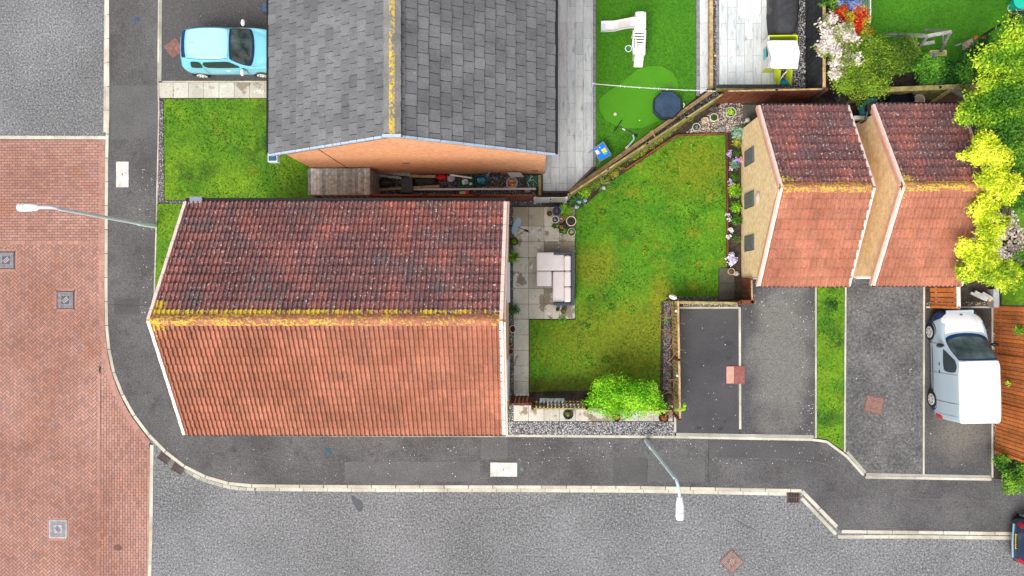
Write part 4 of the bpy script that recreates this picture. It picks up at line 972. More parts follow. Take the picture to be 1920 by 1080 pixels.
# ---------------------------------------------------------------- cars
def cr(a, b, c, d, t): return .5*((2*b)+(c-a)*t+(2*a-5*b+4*c-d)*t*t+(3*b-a-3*c+d)*t**3)
class CarBody:
    def __init__(s, st):
        s.rows = []
        for (x, hsill, hm, hb, hr, zsl, zm, zb, ze, zr) in st:
            R_ = [(hsill, zsl), (hm, zm), (hb, zb), (hr, ze), (hr*.62, zr-(zr-ze)*.12), (0, zr)]
            full = [Vector((x, -a, z)) for a, z in R_]+[Vector((x, a, z)) for a, z in R_[-2::-1]]
            s.rows.append(full)
        s.n = len(s.rows)
    def at(s, u, v):
        def rowpt(r, v):
            i = int(min(max(math.floor(v), 0), 9)); t = v-i
            g = lambda k: r[min(max(k, 0), 10)]
            return cr(g(i-1), g(i), g(i+1), g(i+2), t)
        i = int(min(max(math.floor(u), 0), s.n-2)); t = u-i
        g = lambda k: rowpt(s.rows[min(max(k, 0), s.n-1)], v)
        return cr(g(i-1), g(i), g(i+1), g(i+2), t)
    def nrm(s, u, v):
        e = .02; a = s.at(min(u+e, s.n-1), v)-s.at(max(u-e, 0), v); b = s.at(u, min(v+e, 10))-s.at(u, max(v-e, 0)); n = a.cross(b)
        if n.length < 1e-9: return Vector((0, 0, 1))
        n.normalize(); c = s.at(u, v)-Vector((s.at(u, v).x, 0, .6)); return n if n.dot(c) > 0 else -n
    def patch(s, name, mat, parent, quad, off=.006, nu=20, nv=24, rnd=0.0, bow=0.0, bow0=0.0):
        """quad: four (u, v) corners, bilinear"""
        (a, b, c, d) = quad; vs = []; fs = []
        for i in range(nu+1):
            for j in range(nv+1):
                p, q = i/nu, j/nv
                if rnd:   # squircle rounding of the corners
                    x, y = 2*p-1, 2*q-1; x2, y2 = x*math.sqrt(1-rnd*y*y/2), y*math.sqrt(1-rnd*x*x/2); p, q = (x2+1)/2, (y2+1)/2
                u = (a[0]*(1-p)+b[0]*p)*(1-q)+(d[0]*(1-p)+c[0]*p)*q; v = (a[1]*(1-p)+b[1]*p)*(1-q)+(d[1]*(1-p)+c[1]*p)*q
                cv = 1-((v-5)/2.3)**2 if abs(v-5) < 2.3 else 0; u = min(max(u+(bow*p+bow0*(1-p))*cv, 0), s.n-1)
                vs.append(s.at(u, v)+s.nrm(u, v)*off)
        for i in range(nu):
            for j in range(nv): k = i*(nv+1)+j; fs.append((k, k+1, k+nv+2, k+nv+1))
        m = MB(); m.mesh(vs, fs); return buildl(m, name, mat, parent, smooth=True)
def car(name, st, paint, loc, rz, label, cat, wheels, glass, van=False, plate=True, mirrors=None, doorline=None):
    t = thing(name, loc, label, cat, None, rz); B = CarBody(st); n = B.n-1
    vs = []; fs = []; NU, NV = n*6, 60
    for i in range(NU+1):
        for j in range(NV+1): vs.append(B.at(i*n/NU, j*10/NV))
    for i in range(NU):
        for j in range(NV): k = i*(NV+1)+j; fs.append((k, k+1, k+NV+2, k+NV+1))
    fs.append(tuple(range(NV, -1, -1))); fs.append(tuple(NU*(NV+1)+j for j in range(NV+1)))
    m = MB(); m.mesh(vs, fs); body = buildl(m, 'body', paint, t, smooth=True)
    x0, x1 = st[0][0], st[-1][0]; hw = max(r[2] for r in st)
    m = MB(); m.box(((x0+x1)/2, 0, .24), (x1-x0-.25, hw*1.7, .16)); buildl(m, 'underbody', BLACKP, t, bevel=.04)
    for g_ in glass:
        nm, quad, mt = g_[:3]; kw = g_[3] if len(g_) > 3 else {}
        B.patch(nm, mt, t, quad, **{'rnd': .5, **kw})
    for (wx, r) in wheels:
        for s_ in (-1, 1):
            y = s_*(hw-.085)
            def disc(prof, nn=28):
                M_ = MB(); M_.lathe((0, 0, 0), prof, nn); vv = [(wx+x, y+s_*z, r+yy) for x, yy, z in M_.v]; M2 = MB(); M2.mesh(vv, M_.f if s_ > 0 else [f[::-1] for f in M_.f]); return M2
            w = buildl(disc([(r*.6, -.1), (r*.95, -.1), (r, -.06), (r, .06), (r*.95, .095), (r*.68, .10)]), 'wheel', RUBBER, t, smooth=False)
            buildl(disc([(r*.66, .09), (r*.66, .112), (r*.60, .116)]), 'rim', mirrors['rim'], w)
            M2 = MB()
            for k in range(7):
                a = k*2*math.pi/7; M2.box((wx+math.cos(a+.45)*r*.42, y+s_*.119, r+math.sin(a+.45)*r*.42), (r*.22, .012, r*.11), q=Quaternion((0, 1, 0), -a-.45))
            buildl(M2, 'spokes', mirrors['spoke'], w)
            ar = []; 
            for k in range(17):
                a = -.15+math.pi*1.1*k/16; ar.append((wx+math.cos(a)*(r+.05), s_*(hw-.035), r+math.sin(a)*(r+.05)))
            M3 = MB(); M3.tube(ar, .03, 6); buildl(M3, 'wheel_arch', mirrors['arch'], t)
    for s_ in (-1, 1):
        M4 = MB(); mx, mz = mirrors['pos']; M4.blob((mx, s_*(hw+.10), mz), (.075, .13, .075), 0, n=14, m=8); mo = buildl(M4, 'mirror', mirrors['mat'], t, smooth=True)
        M4 = MB(); M4.beam((mx, s_*(hw-.06), mz-.04), (mx, s_*(hw+.04), mz-.02), .05, .04); buildl(M4, 'stalk', BLACKP, mo)
    return t, B
BLUEP = M('pale_blue_paint', (.17, .52, .65), rough=.22, spec=.5, coat=.6)
SILV = M('silver_paint', (.36, .44, .51), rough=.25, spec=.5, coat=.5)
SILVSKY = M('sky_bright_silver_paint', (.86, .86, .87), rough=.3, spec=.5, coat=.4)  # silver van's upper faces, sky glare put into the colour
NAVY = M('navy_paint', (.015, .035, .08), rough=.2, spec=.5, coat=.8)
TRIMN = M('dark_blue_trim', (.01, .03, .10), rough=.3)
LIGHTC = M('headlight_glass', (.70, .74, .78), (.85, .87, .88), s=20, rough=.1, spec=.8)
REDL = M('tail_light', (.45, .01, .015), rough=.15, spec=.7)
ALLOY = M('alloy', (.55, .55, .56), (.68, .68, .68), s=9, rough=.35, metal=.3)
CREAMR = M('cream_rim', (.78, .74, .70), rough=.4)
hat = [(0.0, .50, .58, .55, .40, .38, .50, .74, .84, .86), (.10, .67, .74, .69, .45, .27, .5, .90, 1.08, 1.14), (.36, .76, .81, .75, .52, .22, .5, .94, 1.36, 1.40), (.9, .78, .815, .77, .585, .22, .5, .95, 1.43, 1.48), (1.6, .78, .815, .77, .59, .22, .5, .94, 1.43, 1.48),
       (2.02, .78, .815, .765, .57, .22, .5, .93, 1.36, 1.41), (2.68, .78, .815, .75, .64, .22, .5, .90, .945, .98), (3.18, .76, .79, .71, .48, .22, .5, .80, .85, .90), (3.46, .66, .70, .62, .38, .25, .45, .66, .73, .76), (3.57, .48, .52, .48, .30, .35, .45, .57, .61, .63)]
a = pt(361, 106, ZP)
side = lambda v0, v1, ua, ub, uc, ud: [(ua, v0), (ub, v0), (uc, v1), (ud, v1)]
gl = [('windscreen_surround', [(5.0, 2.98), (5.95, 2.62), (5.95, 7.38), (5.0, 7.02)], TRIMN, {'bow': .22, 'off': .005, 'rnd': .25}), ('windscreen', [(5.10, 3.08), (5.80, 2.82), (5.80, 7.18), (5.10, 6.92)], GLASS, {'bow': .22, 'off': .011, 'rnd': .3}), ('rear_window', [(1.86, 3.2), (2.32, 3.1), (2.32, 6.9), (1.86, 6.8)], TRIMN, {'bow': -.25, 'bow0': -.3, 'off': .010, 'rnd': .2})]
for f in (lambda v: v, lambda v: 10-v):
    gl += [('side_window', side(f(2.12), f(2.78), 2.2, 3.05, 3.05, 2.45), WINDG), ('side_window', side(f(2.12), f(2.78), 3.12, 5.55, 5.02, 3.12), WINDG),
           ('headlight', side(f(2.0), f(2.7), 7.3, 8.2, 7.9, 7.3), LIGHTC), ('tail_light', side(f(1.6), f(2.2), .35, .95, .9, .35), REDL), ('door_line', side(f(1.0), f(2.1), 3.06, 3.09, 3.09, 3.06), TRIMN), ('door_line', side(f(1.0), f(2.1), 5.6, 5.63, 5.63, 5.6), TRIMN),
           ('roof_seam', side(f(3.06), f(3.14), 2.2, 5.0, 5.0, 2.2), TRIMN)]
bc, B_ = car('parked_car', hat, BLUEP, (a.x, a.y, ZP), R(-.5), 'pale blue small hatchback parked nose-in beside the slate-roofed house', 'car', [(.52, .29), (2.82, .29)], gl, mirrors={'pos': (2.35, .98), 'mat': WHITEP, 'rim': CREAMR, 'spoke': BLACKP, 'arch': TRIMN})
B_.patch('roof_panel', M('light_blue_roof', (.34, .66, .70), rough=.25, coat=.5), bc, [(2.5, 3.3), (4.9, 3.3), (4.9, 6.7), (2.5, 6.7)], .010, nu=30, rnd=.18, bow0=-.25, bow=.05)
m = MB(); m.tube([(2.03, -.1, 1.37), (2.5, .1, 1.12)], .008, 5); m.tube([(2.2, .45, 1.28), (2.62, -.35, 1.05)], .008, 5); buildl(m, 'wiper', BLACKP, bc)
m = MB(); m.tube([(.75, 0, 1.47), (.6, .02, 1.62)], .006, 5); buildl(m, 'aerial', BLACKP, bc)
for s_ in (-1, 1): m = MB(); m.box((1.75, s_*.80, .80), (.16, .03, .035)); buildl(m, 'door_handle', ALLOY, bc, bevel=.008)
# van, nose to the north
van = [(0.0, .60, .70, .72, .58, .34, .5, .95, 1.66, 1.70), (.07, .74, .80, .80, .665, .28, .5, .98, 1.74, 1.80), (.6, .79, .83, .82, .68, .25, .5, 1.0, 1.77, 1.83), (1.6, .80, .84, .82, .68, .25, .55, 1.0, 1.77, 1.83), (2.12, .80, .84, .82, .66, .25, .55, .99, 1.73, 1.78),
       (2.86, .80, .84, .79, .66, .25, .55, .97, 1.04, 1.10), (3.36, .77, .81, .73, .56, .25, .5, .85, .92, .97), (3.68, .64, .70, .62, .42, .3, .45, .66, .74, .78), (3.82, .44, .5, .46, .30, .35, .45, .55, .60, .62)]
gl = [('windscreen_surround', [(4.02, 2.95), (5.0, 2.60), (5.0, 7.40), (4.02, 7.05)], TRIMN, {'bow': .30, 'off': .005, 'rnd': .2}), ('windscreen', [(4.10, 3.03), (4.80, 2.78), (4.80, 7.22), (4.10, 6.97)], GLASS, {'bow': .30, 'off': .011, 'rnd': .25})]
for f in (lambda v: v, lambda v: 10-v):
    gl += [('side_window', side(f(2.1), f(2.82), 3.15, 4.62, 4.08, 3.15), WINDG), ('headlight', side(f(2.0), f(3.1), 6.05, 7.15, 6.7, 6.05), LIGHTC), ('tail_light', side(f(.9), f(1.9), .55, 1.3, 1.2, .55), REDL),
           ('door_line', side(f(.6), f(2.95), 2.05, 2.07, 2.07, 2.05), IRON), ('door_line', side(f(.6), f(2.95), 3.05, 3.07, 3.07, 3.05), IRON), ('door_line', side(f(1.5), f(2.9), 1.35, 1.37, 1.37, 1.35), IRON), ('door_line', side(f(.6), f(2.0), 4.72, 4.75, 4.75, 4.72), IRON),
           ('rub_strip', side(f(.55), f(.72), 1.8, 4.6, 4.6, 1.8), BLACKP)]
a = pt(1783.5, 777, ZP)
vt_, B_ = car('parked_van', van, SILV, (a.x, a.y, ZP), R(91.5), 'silver van with a white roof parked beside the orange-brown fence', 'van', [(.62, .31), (3.05, .31)], gl, mirrors={'pos': (2.62, 1.12), 'mat': BLACKP, 'rim': ALLOY, 'spoke': IRON, 'arch': TRIMN})
B_.patch('roof_panel', SILVSKY, vt_, [(.55, 2.98), (4.0, 2.98), (4.0, 7.02), (.55, 7.02)], .012, nu=30, rnd=.06)
B_.patch('bonnet', SILVSKY, vt_, [(5.12, 2.75), (7.3, 2.5), (7.3, 7.5), (5.12, 7.25)], .008, nu=30, rnd=.25, bow0=.3, bow=.2)
B_.patch('bumper_corner', TRIMN, vt_, [(5.9, .2), (8, .2), (8, 3.4), (6.6, 2.2)], .012); B_.patch('bumper_corner', TRIMN, vt_, [(5.9, 9.8), (8, 9.8), (8, 6.6), (6.6, 7.8)], .012)
m = MB(); m.box((3.76, 0, .72), (.14, .95, .05)); buildl(m, 'grille_bar', SILV, vt_, bevel=.01)
m = MB(); m.blob((3.66, 0, .80), (.035, .06, .02), 0); buildl(m, 'badge', IRON, vt_)
m = MB(); m.tube([(1.95, .02, 1.81), (1.88, .02, 1.85)], .015, 6); buildl(m, 'aerial', BLACKP, vt_)
for x in (1.95, 1.68): m = MB(); m.box((x, .835, .86), (.12, .03, .05)); buildl(m, 'door_handle', BLACKP, vt_, bevel=.008)
# dark blue car, only its rear end in the picture
a = pt(1884, 1004, 0)
gl = [('windscreen', [(5.12, 3.05), (5.93, 2.75), (5.93, 7.25), (5.12, 6.95)], GLASS), ('rear_window', [(1.25, 3.3), (1.95, 3.15), (1.95, 6.85), (1.25, 6.7)], WINDG)]
for f in (lambda v: v, lambda v: 10-v): gl += [('tail_light', side(f(1.4), f(2.4), .2, .95, .9, .2), REDL), ('side_window', side(f(2.12), f(2.78), 2.2, 5.5, 5.02, 2.45), WINDG)]
dk, B_ = car('parked_car', hat, NAVY, (a.x, a.y, .0), R(-2), 'dark blue car at the kerb with its yellow rear plate at the right picture edge', 'car', [(.52, .29), (2.82, .29)], gl, mirrors={'pos': (2.35, .98), 'mat': NAVY, 'rim': ALLOY, 'spoke': IRON, 'arch': BLACKP})
m = MB(); m.box((.02, 0, .66), (.03, .52, .13), q=Quaternion((0, 1, 0), R(25))); pl = buildl(m, 'number_plate', M('yellow_plate', (.80, .60, .02), rough=.4), dk)
m = MB()
for k in range(7): y = -.20+k*.067; m.box((-.005, y, .672), (.012, .035, .07), q=Quaternion((0, 1, 0), R(25)))
buildl(m, 'characters', BLACKP, pl)
m = MB(); m.tube([(-.02, -.6, .5), (-.06, 0, .52), (-.02, .6, .5)], .035, 8); buildl(m, 'bumper_strip', M('blue_grey_strip', (.20, .30, .38), rough=.3), dk)

# ---------------------------------------------------------------- garden things
DG = [(.015, .06, .008), (.03, .11, .01), (.06, .19, .012)]          # deep green
MG = [(.04, .13, .008), (.08, .24, .012), (.16, .38, .02)]           # mid green
LG = [(.12, .34, .01), (.24, .52, .015), (.40, .66, .04)]            # lime
SEDUM = [(.10, .22, .12), (.20, .38, .24), (.32, .50, .36)]
def plant(name, px, py, z, r, h, pal, label, cat='plant', n=260, size=.08, parent=None, asp=.5, up=.5, blobs=None, group=None):
    c = pt(px, py, z)
    b = blobs or [(c.x, c.y, z, r, r, h)]
    return crown(name, b, n, size, pal, LEAF, parent, asp=asp, up=up, lo=.2, label=label, cat=cat, group=group)
def flowers(name, pts_px, z, pal, n, size, parent=None, r=.12, **tags):
    b = []
    for (x, y) in pts_px: p = pt(x, y, z); b.append((p.x, p.y, z, r, r, .06))
    return crown(name, b, n, size, pal, PETAL, parent, asp=.9, up=.8, lo=.1, **tags)
def pot(px, py, r, h, mat, label, pal=None, rim=None, leaf=120, ls=.07, soilc=SOIL, sx=1, rz=0, plr=.7, ph=.12, name='plant_pot', pebbles=None, flow=None, base=ZP):
    c = pt(px, py, base+h); t = thing(name, (c.x, c.y, base), label, 'plant pot', None)
    m = MB(); w = r*.14
    vs = [(r*.75, 0), (r*.98, h*.92), (r, h*.92), (r, h), (r-w, h), (r-w*1.1, h*.8)]
    m.lathe((c.x, c.y, base), vs, 24, sx=sx, rz=rz); m.build('pot', mat, t, smooth=False)
    m = MB(); m.lathe((c.x, c.y, base+h*.84), [((r-w)*.98, 0), ((r-w)*.9, .01)], 20, sx=sx, rz=rz); m.build('compost', soilc, t)
    if pal: crown('foliage', [(c.x, c.y, base+h*.85, r*plr, r*plr, ph)], leaf, ls, pal, LEAF, t, lo=.1)
    if pebbles: crown('pebbles', [(c.x, c.y, base+h*.86, r*.7, r*.7, .02)], 60, .05, pebbles, PETAL, t, lo=.1, asp=.9, up=2, kind='stuff')
    if flow: crown('flowers', [(c.x, c.y, base+h*.9, r*.55, r*.55, ph*1.1)], 40, .05, flow, PETAL, t, lo=.3, asp=.9)
    return t
TERRP = M('terracotta_pot', (.60, .22, .12), (.70, .30, .18), s=6)
CREAMP = M('cream_pot', (.62, .58, .50), (.72, .68, .60), s=6)
STONEP = M('stone_pot', (.36, .40, .37), (.50, .53, .48), s=6, fine=.2)
PINKP = M('pale_pink_pot', (.66, .50, .46), (.74, .60, .55), s=6)
COBALT = M('cobalt_glazed_pot', (.02, .05, .42), rough=.2, spec=.6)
# pots on the patio corner
pot(1030.5, 400, .12, .22, TERRP, 'small terracotta pot with a round green cushion plant, beside the blue pot', MG, leaf=90, ls=.05)
t = pot(1044, 396, .165, .35, COBALT, 'cobalt blue glazed pot on the patio corner', [(.15, .06, .03), (.35, .28, .2)], leaf=24, ls=.07)
pot(1041, 411.5, .135, .25, CREAMP, 'cream pot topped with pale stones, just below the blue pot', None, pebbles=[(.5, .5, .35), (.7, .65, .55), (.02, .02, .02)])
pot(1071, 414.5, .185, .32, PINKP, 'large pale pink pot with sprinkled pale stones, nearest the grassy clump', DG, leaf=30, pebbles=[(.5, .5, .4), (.65, .45, .4), (.05, .03, .02), (.02, .02, .02)])
pot(1071.5, 435.5, .15, .28, STONEP, 'pale green stone pot with leafy plant, lowest pot of the patio corner', MG, leaf=90, flow=[(.8, .6, .4)])
pot(1053, 411, .10, .2, TERRP, 'small pot with pale pink blooms between the cream and pink pots', DG, leaf=40, flow=[(.8, .45, .35), (.75, .55, .4)])
pot(1052, 425.5, .12, .2, BLACKP, 'small dark pot with a bright magenta flower', MG, leaf=60, flow=[(.75, .01, .12), (.85, .03, .2)])
pot(1058.5, 432, .13, .2, BLACKP, 'dark pot of trailing leaves beside the magenta flower', MG, leaf=120, plr=1.1)
pot(1041, 423, .10, .18, BLACKP, 'dark pot of leafy green and orange plants left of the magenta flower', [(.05, .16, .01), (.2, .4, .03), (.6, .3, .05)], leaf=90, plr=1.2)
pot(1058.5, 422, .12, .2, BLACKP, 'dark pot of brown seedlings right of the magenta flower', [(.05, .03, .02), (.12, .12, .03)], leaf=50)
pot(1051.5, 433.5, .09, .14, STONEP, 'tiny grey-green pot at the front of the patio pot cluster', DG, leaf=40)
def spiky(name, px, py, z0, n, L_, pal, label, w=.03, droop=.5, cat='plant', parent=None):
    c = pt(px, py, z0+.2); m = MB()
    for k in range(n):
        a = random.uniform(0, 2*math.pi); l = L_*random.uniform(.6, 1.1); e = random.uniform(.25, 1.2); d = Vector((math.cos(a), math.sin(a), 0)); s = Vector((-d.y, d.x, 0))*w/2
        t = random.choice(pal); k_ = random.uniform(.75, 1.25); t = tuple(x*k_ for x in t); p = [Vector((c.x, c.y, z0))+d*l*f*math.cos(e*(1-f*.3))+Vector((0, 0, l*(f*math.sin(e)-droop*f*f*.6))) for f in (0, .35, .7, 1)]
        p = [Vector((q.x, q.y, max(q.z, z0+.02))) for q in p]
        for i, (wa, wb) in enumerate(((.7, 1), (1, .7), (.7, .08))): m.face([p[i]-s*wa, p[i]+s*wa, p[i+1]+s*wb, p[i+1]-s*wb], t)
    return m.build(name, LEAF, parent, label=label, cat=cat)
spiky('grass_clump', 1059, 397, ZP, 170, .38, [(.20, .42, .02), (.35, .58, .04), (.10, .28, .02)], 'spiky lime-green grass clump beside the cobalt blue pot', .03)
t = thing('iris_plant', pt(1083, 374, ZP), 'strappy iris with pale lilac flowers at the patio corner', 'flower')
spiky('leaves', 1083, 374, ZP, 90, .5, [(.03, .13, .04), (.07, .24, .08), (.15, .35, .08)], None, .035, parent=t, cat=None)
for q_ in ((1086, 379), (1097, 376), (1081, 388)): flowers('flower_head', [q_], .45, [(.40, .42, .80), (.60, .62, .88)], 24, .06, t, .07)
t = thing('iris_plant', pt(1135, 345, ZP), 'low pale-leaved iris with lilac flower at the lawn edge by the diagonal fence', 'flower')
spiky('leaves', 1130, 344, ZP, 70, .42, [(.20, .28, .04), (.30, .38, .12), (.10, .20, .03)], None, .025, parent=t, cat=None)
flowers('flower_head', [(1132, 353)], .35, [(.50, .50, .80), (.6, .6, .85)], 26, .06, t, .08)
# mossy bed below the diagonal fence
mo = []
for k in range(34):
    f = k/33; x, y = 1090+(1300-1090)*f, 361+(212-361)*f; p = pt(x+random.uniform(-2, 4), y+random.uniform(0, 4), ZP); mo.append((p.x, p.y, ZP, .16, .13, .14))
crown('moss_bank', mo, 5200, .06, [(.07, .09, .01), (.20, .22, .02), (.36, .34, .03), (.16, .28, .02)], LEAF, cl=2.5, kind='stuff')
plant('shrub', 1096, 362, .35, .26, .3, LG, 'small lime-green shrub at the lower end of the diagonal fence', 'shrub', 260, .07)
plant('shrub', 1152, 325, .2, .2, .18, [(.2, .25, .02), (.35, .36, .05)], 'tufty olive shrub midway along the lower diagonal fence', 'shrub', 220, .07)
# wall-side pots
pot(964, 453, .145, .22, BLACKP, 'dark pot of leafy green plant by the house wall, below the satellite dish', MG, leaf=130, ls=.09)
t = pot(962, 481, .12, .2, BLACKP, 'dark pot with a long-leaved fern by the door canopy', None); spiky('foliage', 962, 481, ZP+.2, 60, .34, MG, None, .035, parent=t, cat=None)
plant('shrub', 964, 581, .3, .23, .28, [(.03, .12, .02), (.08, .26, .04), (.2, .45, .08)], 'dense green bush against the house wall at the end of the patio', 'shrub', 420, .06)
pot(961, 617, .15, .28, CREAMP, 'oblong cream-rimmed trough of red-brown plants by the house wall', [(.10, .02, .01), (.24, .05, .03), (.04, .03, .01)], leaf=160, sx=.75, ls=.05, name='planter_trough')
bpy.context.view_layer.update()
for (x, y, s_, l) in ((957, 645, .07, 'small round terracotta pot by the house wall'), (958, 659, .11, 'broken terracotta pot by the house wall')):
    pot(x, y, s_, .14, TERRP, l, None)
pot(1056.5, 583, .11, .22, M('brown_pot', (.09, .06, .04), (.14, .1, .07), s=6), 'brown pot with a thin flowering plant at the foot of the sofa', [(.1, .1, .02), (.3, .34, .05)], leaf=40)
pot(1045.5, 580, .07, .16, BLACKP, 'tiny dark pot left of the brown pot at the sofa foot', DG, leaf=30, ls=.05)
# path pots
pot(1065.5, 777, .19, .32, BLACKP, 'black pot with yellow-green rosettes on the slab path, left of the climber', [(.03, .03, .01), (.35, .42, .03)], leaf=46, ls=.1)
pot(1156, 783, .15, .28, BLACKP, 'black pot with red flowers beneath the lime-green climber', MG, leaf=40, flow=[(.7, .03, .03), (.8, .3, .2)])
pot(1244.5, 783, .19, .30, BLACKP, 'black pot with red flowers at the right end of the slab path', MG, leaf=80, flow=[(.7, .03, .02), (.75, .35, .2)])
pot(1371.5, 509, .125, .22, M('straw_pot', (.50, .42, .22), (.62, .54, .32), s=6), 'straw-yellow pot on the dark mossy slabs', [(.2, .1, .02), (.4, .28, .1)], leaf=24)
pot(1370.5, 210, .19, .26, STONEP, 'wide grey pot with bright leaves in the gravel corner', LG, leaf=120, ls=.1)
pot(1339, 220, .15, .26, CREAMP, 'pale round pot of green leaves in the middle of the gravel corner', MG, leaf=90)
pot(1306, 238, .15, .26, STONEP, 'grey-green pot with a dead stem, nearest the diagonal fence', [(.2, .22, .18), (.3, .33, .28)], leaf=30)
for (x, y, r, l, k) in ((1354, 241, .15, 'smooth grey boulder at the edge of the lawn corner', (.6, .65, .75)), (1340, 204, .16, 'dark craggy stone above the pale round pot', (.25, .24, .25)), (1322, 225, .14, 'pale lumpy stone between two pots', (1.2, 1.1, 1.0)), (1380, 513, .1, 'pale stone beside the straw-yellow pot', (1.3, 1.3, 1.3))):
    p = pt(x, y, ZP+.08); m = MB(); m.blob((p.x, p.y, ZP+.06), (r, r*.8, r*.6), .3, k, 12, 8); m.build('boulder', STONEM, label=l, cat='stone')
m = MB(); p = pt(1402, 225, .5); m.lathe((p.x, p.y, ZP), [(.05, 0), (.05, .35), (.09, .38), (.09, .42), (.02, .5)], 12); m.build('garden_light', STONEP, label='small pale garden lamp on the old slabs by the garage corner', cat='garden light')
# wire arch
m = MB()
for r, dx_ in ((.48, 0), (.34, .02)):
    c = pt(1390, 192, ZP); m.tube([(c.x+dx_+r*math.cos(a), c.y+.02, ZP+1.6*r*math.sin(a)) for a in [math.pi*k/14 for k in range(15)]], .008, 5)
m.build('plant_hoops', GREYP, label='thin wire hoops in front of the red-brown fence', cat='plant support')
# flower bed beside the garage
sp = [(1383, 250, SEDUM, 'grey-green sedum at the top of the garage flower bed', .24, 260, .11), (1382, 268, [(.1, .2, .02), (.3, .36, .03), (.5, .45, .05)], 'yellow-green herb below the sedum', .2, 240, .06), (1382, 287, MG, 'leafy perennial beneath the yellow-green herb', .18, 180, .06),
      (1379, 308, SEDUM, 'pale grey-green perennial beside the first garage window', .2, 220, .07), (1378, 330, MG, 'small green perennial midway down the flower bed', .18, 170, .07),
      (1378, 358, MG+LG, 'dense round bright green shrub beside the second garage window', .28, 520, .075), (1380, 388, MG+LG, 'bright green shrub under the round wall vent', .24, 380, .08), (1381, 412, MG, 'bright green bush above the white flowers', .24, 330, .08),
      (1380, 446, [(.06, .14, .02), (.2, .3, .05), (.4, .42, .1)], 'sparse stalky perennial opposite the third garage window', .22, 170, .06)]
for (x, y, pal, l, r, n, s_) in sp: plant('flower_bed_plant', x, y, .22, r, r*.9, pal, l, 'plant', n, s_)
LIL = [(.34, .24, .62), (.55, .45, .78), (.70, .66, .85)]
for (px_, l, pal, n, r) in (([(1369, 284), (1367, 289), (1369, 293)], 'pale lilac flowers leaning over the board edging, highest in the bed', LIL, 40, .1), ([(1382, 298), (1388, 301)], 'violet flowers next to the orange blooms', [(.30, .14, .65), (.48, .30, .80)], 60, .1), ([(1390, 302), (1389, 296)], 'orange blooms against the garage wall', [(.75, .12, .02), (.85, .30, .03)], 30, .06),
        ([(1371, 316)], 'faded mauve flowers beside the pale grey-green perennial', [(.42, .34, .45), (.6, .52, .6)], 26, .1), ([(1368, 339), (1371, 344)], 'faded mauve flowers just above the dense round shrub', [(.42, .34, .45), (.6, .52, .6)], 36, .1), ([(1369, 430), (1371, 433)], 'white flowers beside the bright green bush', [(.8, .8, .82), (.7, .66, .8)], 50, .1), ([(1366, 445)], 'small greyish flower heads on the lawn edge above the phlox', [(.5, .45, .55), (.75, .72, .78)], 30, .11), ([(1367, 410), (1365, 402)], 'small greyish flower heads on the lawn edge above the white flowers', [(.5, .45, .55), (.75, .72, .78)], 36, .11),
        ([(1372, 478), (1368, 486), (1376, 487), (1371, 493)], 'big clump of pale violet phlox above the straw-yellow pot', LIL+[(.85, .83, .9)], 240, .15)):
    flowers('flowers', px_, .3, pal, n, .065, None, r, label=l, cat='flower')
# satellite dish on the east wall
c = pt(960, 428, 3.4); t = thing('satellite_dish', (wx1, c.y, 3.3), 'grey-blue satellite dish on the wall of the red-tiled house, above the patio', 'satellite dish')
ax = Vector((.75, -.35, .25)).normalized(); sx_ = ax.cross(Vector((0, 0, 1))).normalized(); sy_ = sx_.cross(ax); cc = Vector((wx1+.32, c.y+.1, 3.45)); vs = []; N_ = 20
for i in range(5):
    r = .30*i/4
    for k in range(N_): a_ = 2*math.pi*k/N_; vs.append(cc+sx_*r*math.cos(a_)*.95+sy_*r*math.sin(a_)*1.1+ax*(.07*(i/4)**2))
m = MB(); m.mesh(vs, [(i*N_+k, i*N_+(k+1) % N_, (i+1)*N_+(k+1) % N_, (i+1)*N_+k) for i in range(4) for k in range(N_)]); m.build('dish', M('dish_grey', (.24, .33, .40), rough=.5), t, smooth=True)
m = MB(); lnb = cc+ax*.40-sy_*.12; m.tube([(wx1, c.y+.05, 3.35), cc], .025); m.tube([cc-sy_*.28, lnb], .012); m.build('bracket', BLACKP, t)
m = MB(); m.tube([lnb-ax*.05, lnb+ax*.08], .035); m.build('receiver', BLACKP, t)

# ---------------------------------------------------------------- rattan sofa
def bx(m, x0, y0, x1, y1, z0, z1, t=None, zz=None):
    a, b = pt(x0, y1, zz or z1), pt(x1, y0, zz or z1); m.box(((a.x+b.x)/2, (a.y+b.y)/2, (z0+z1)/2), (b.x-a.x, b.y-a.y, z1-z0), tint=t)
def cushion(name, x0, y0, x1, y1, z0, z1, parent, mat=CUSH, bev=.04):
    m = MB(); bx(m, x0, y0, x1, y1, z0, z1); return m.build(name, mat, parent, bevel=bev)
c = pt(1045, 525, ZP); t = thing('garden_sofa', (c.x, c.y, ZP), 'L-shaped charcoal rattan sofa with cream cushions on the patio', 'sofa')
m = MB(); bx(m, 1007, 474, 1074, 507, ZP+.05, ZP+.32, zz=.4); bx(m, 1037, 507, 1074, 570, ZP+.05, ZP+.32, zz=.4); m.build('base', RATTAN, t)
m = MB(); bx(m, 1071, 473, 1077, 573, ZP+.05, ZP+.68, zz=.7); m.build('backrest', RATTAN, t, bevel=.02)
m = MB(); bx(m, 1038, 472.5, 1071, 478, ZP+.05, ZP+.60, zz=.7); m.build('armrest', RATTAN, t, bevel=.02)
m = MB(); bx(m, 1038, 568, 1071, 573, ZP+.05, ZP+.60, zz=.7); m.build('armrest', RATTAN, t, bevel=.02)
for (x, y) in ((1010, 476), (1010, 504), (1073, 476), (1073, 569), (1039, 569)): p = pt(x, y, ZP); m = MB(); m.box((p.x, p.y, ZP+.03), (.05, .05, .06)); m.build('leg', BLACKP, t)
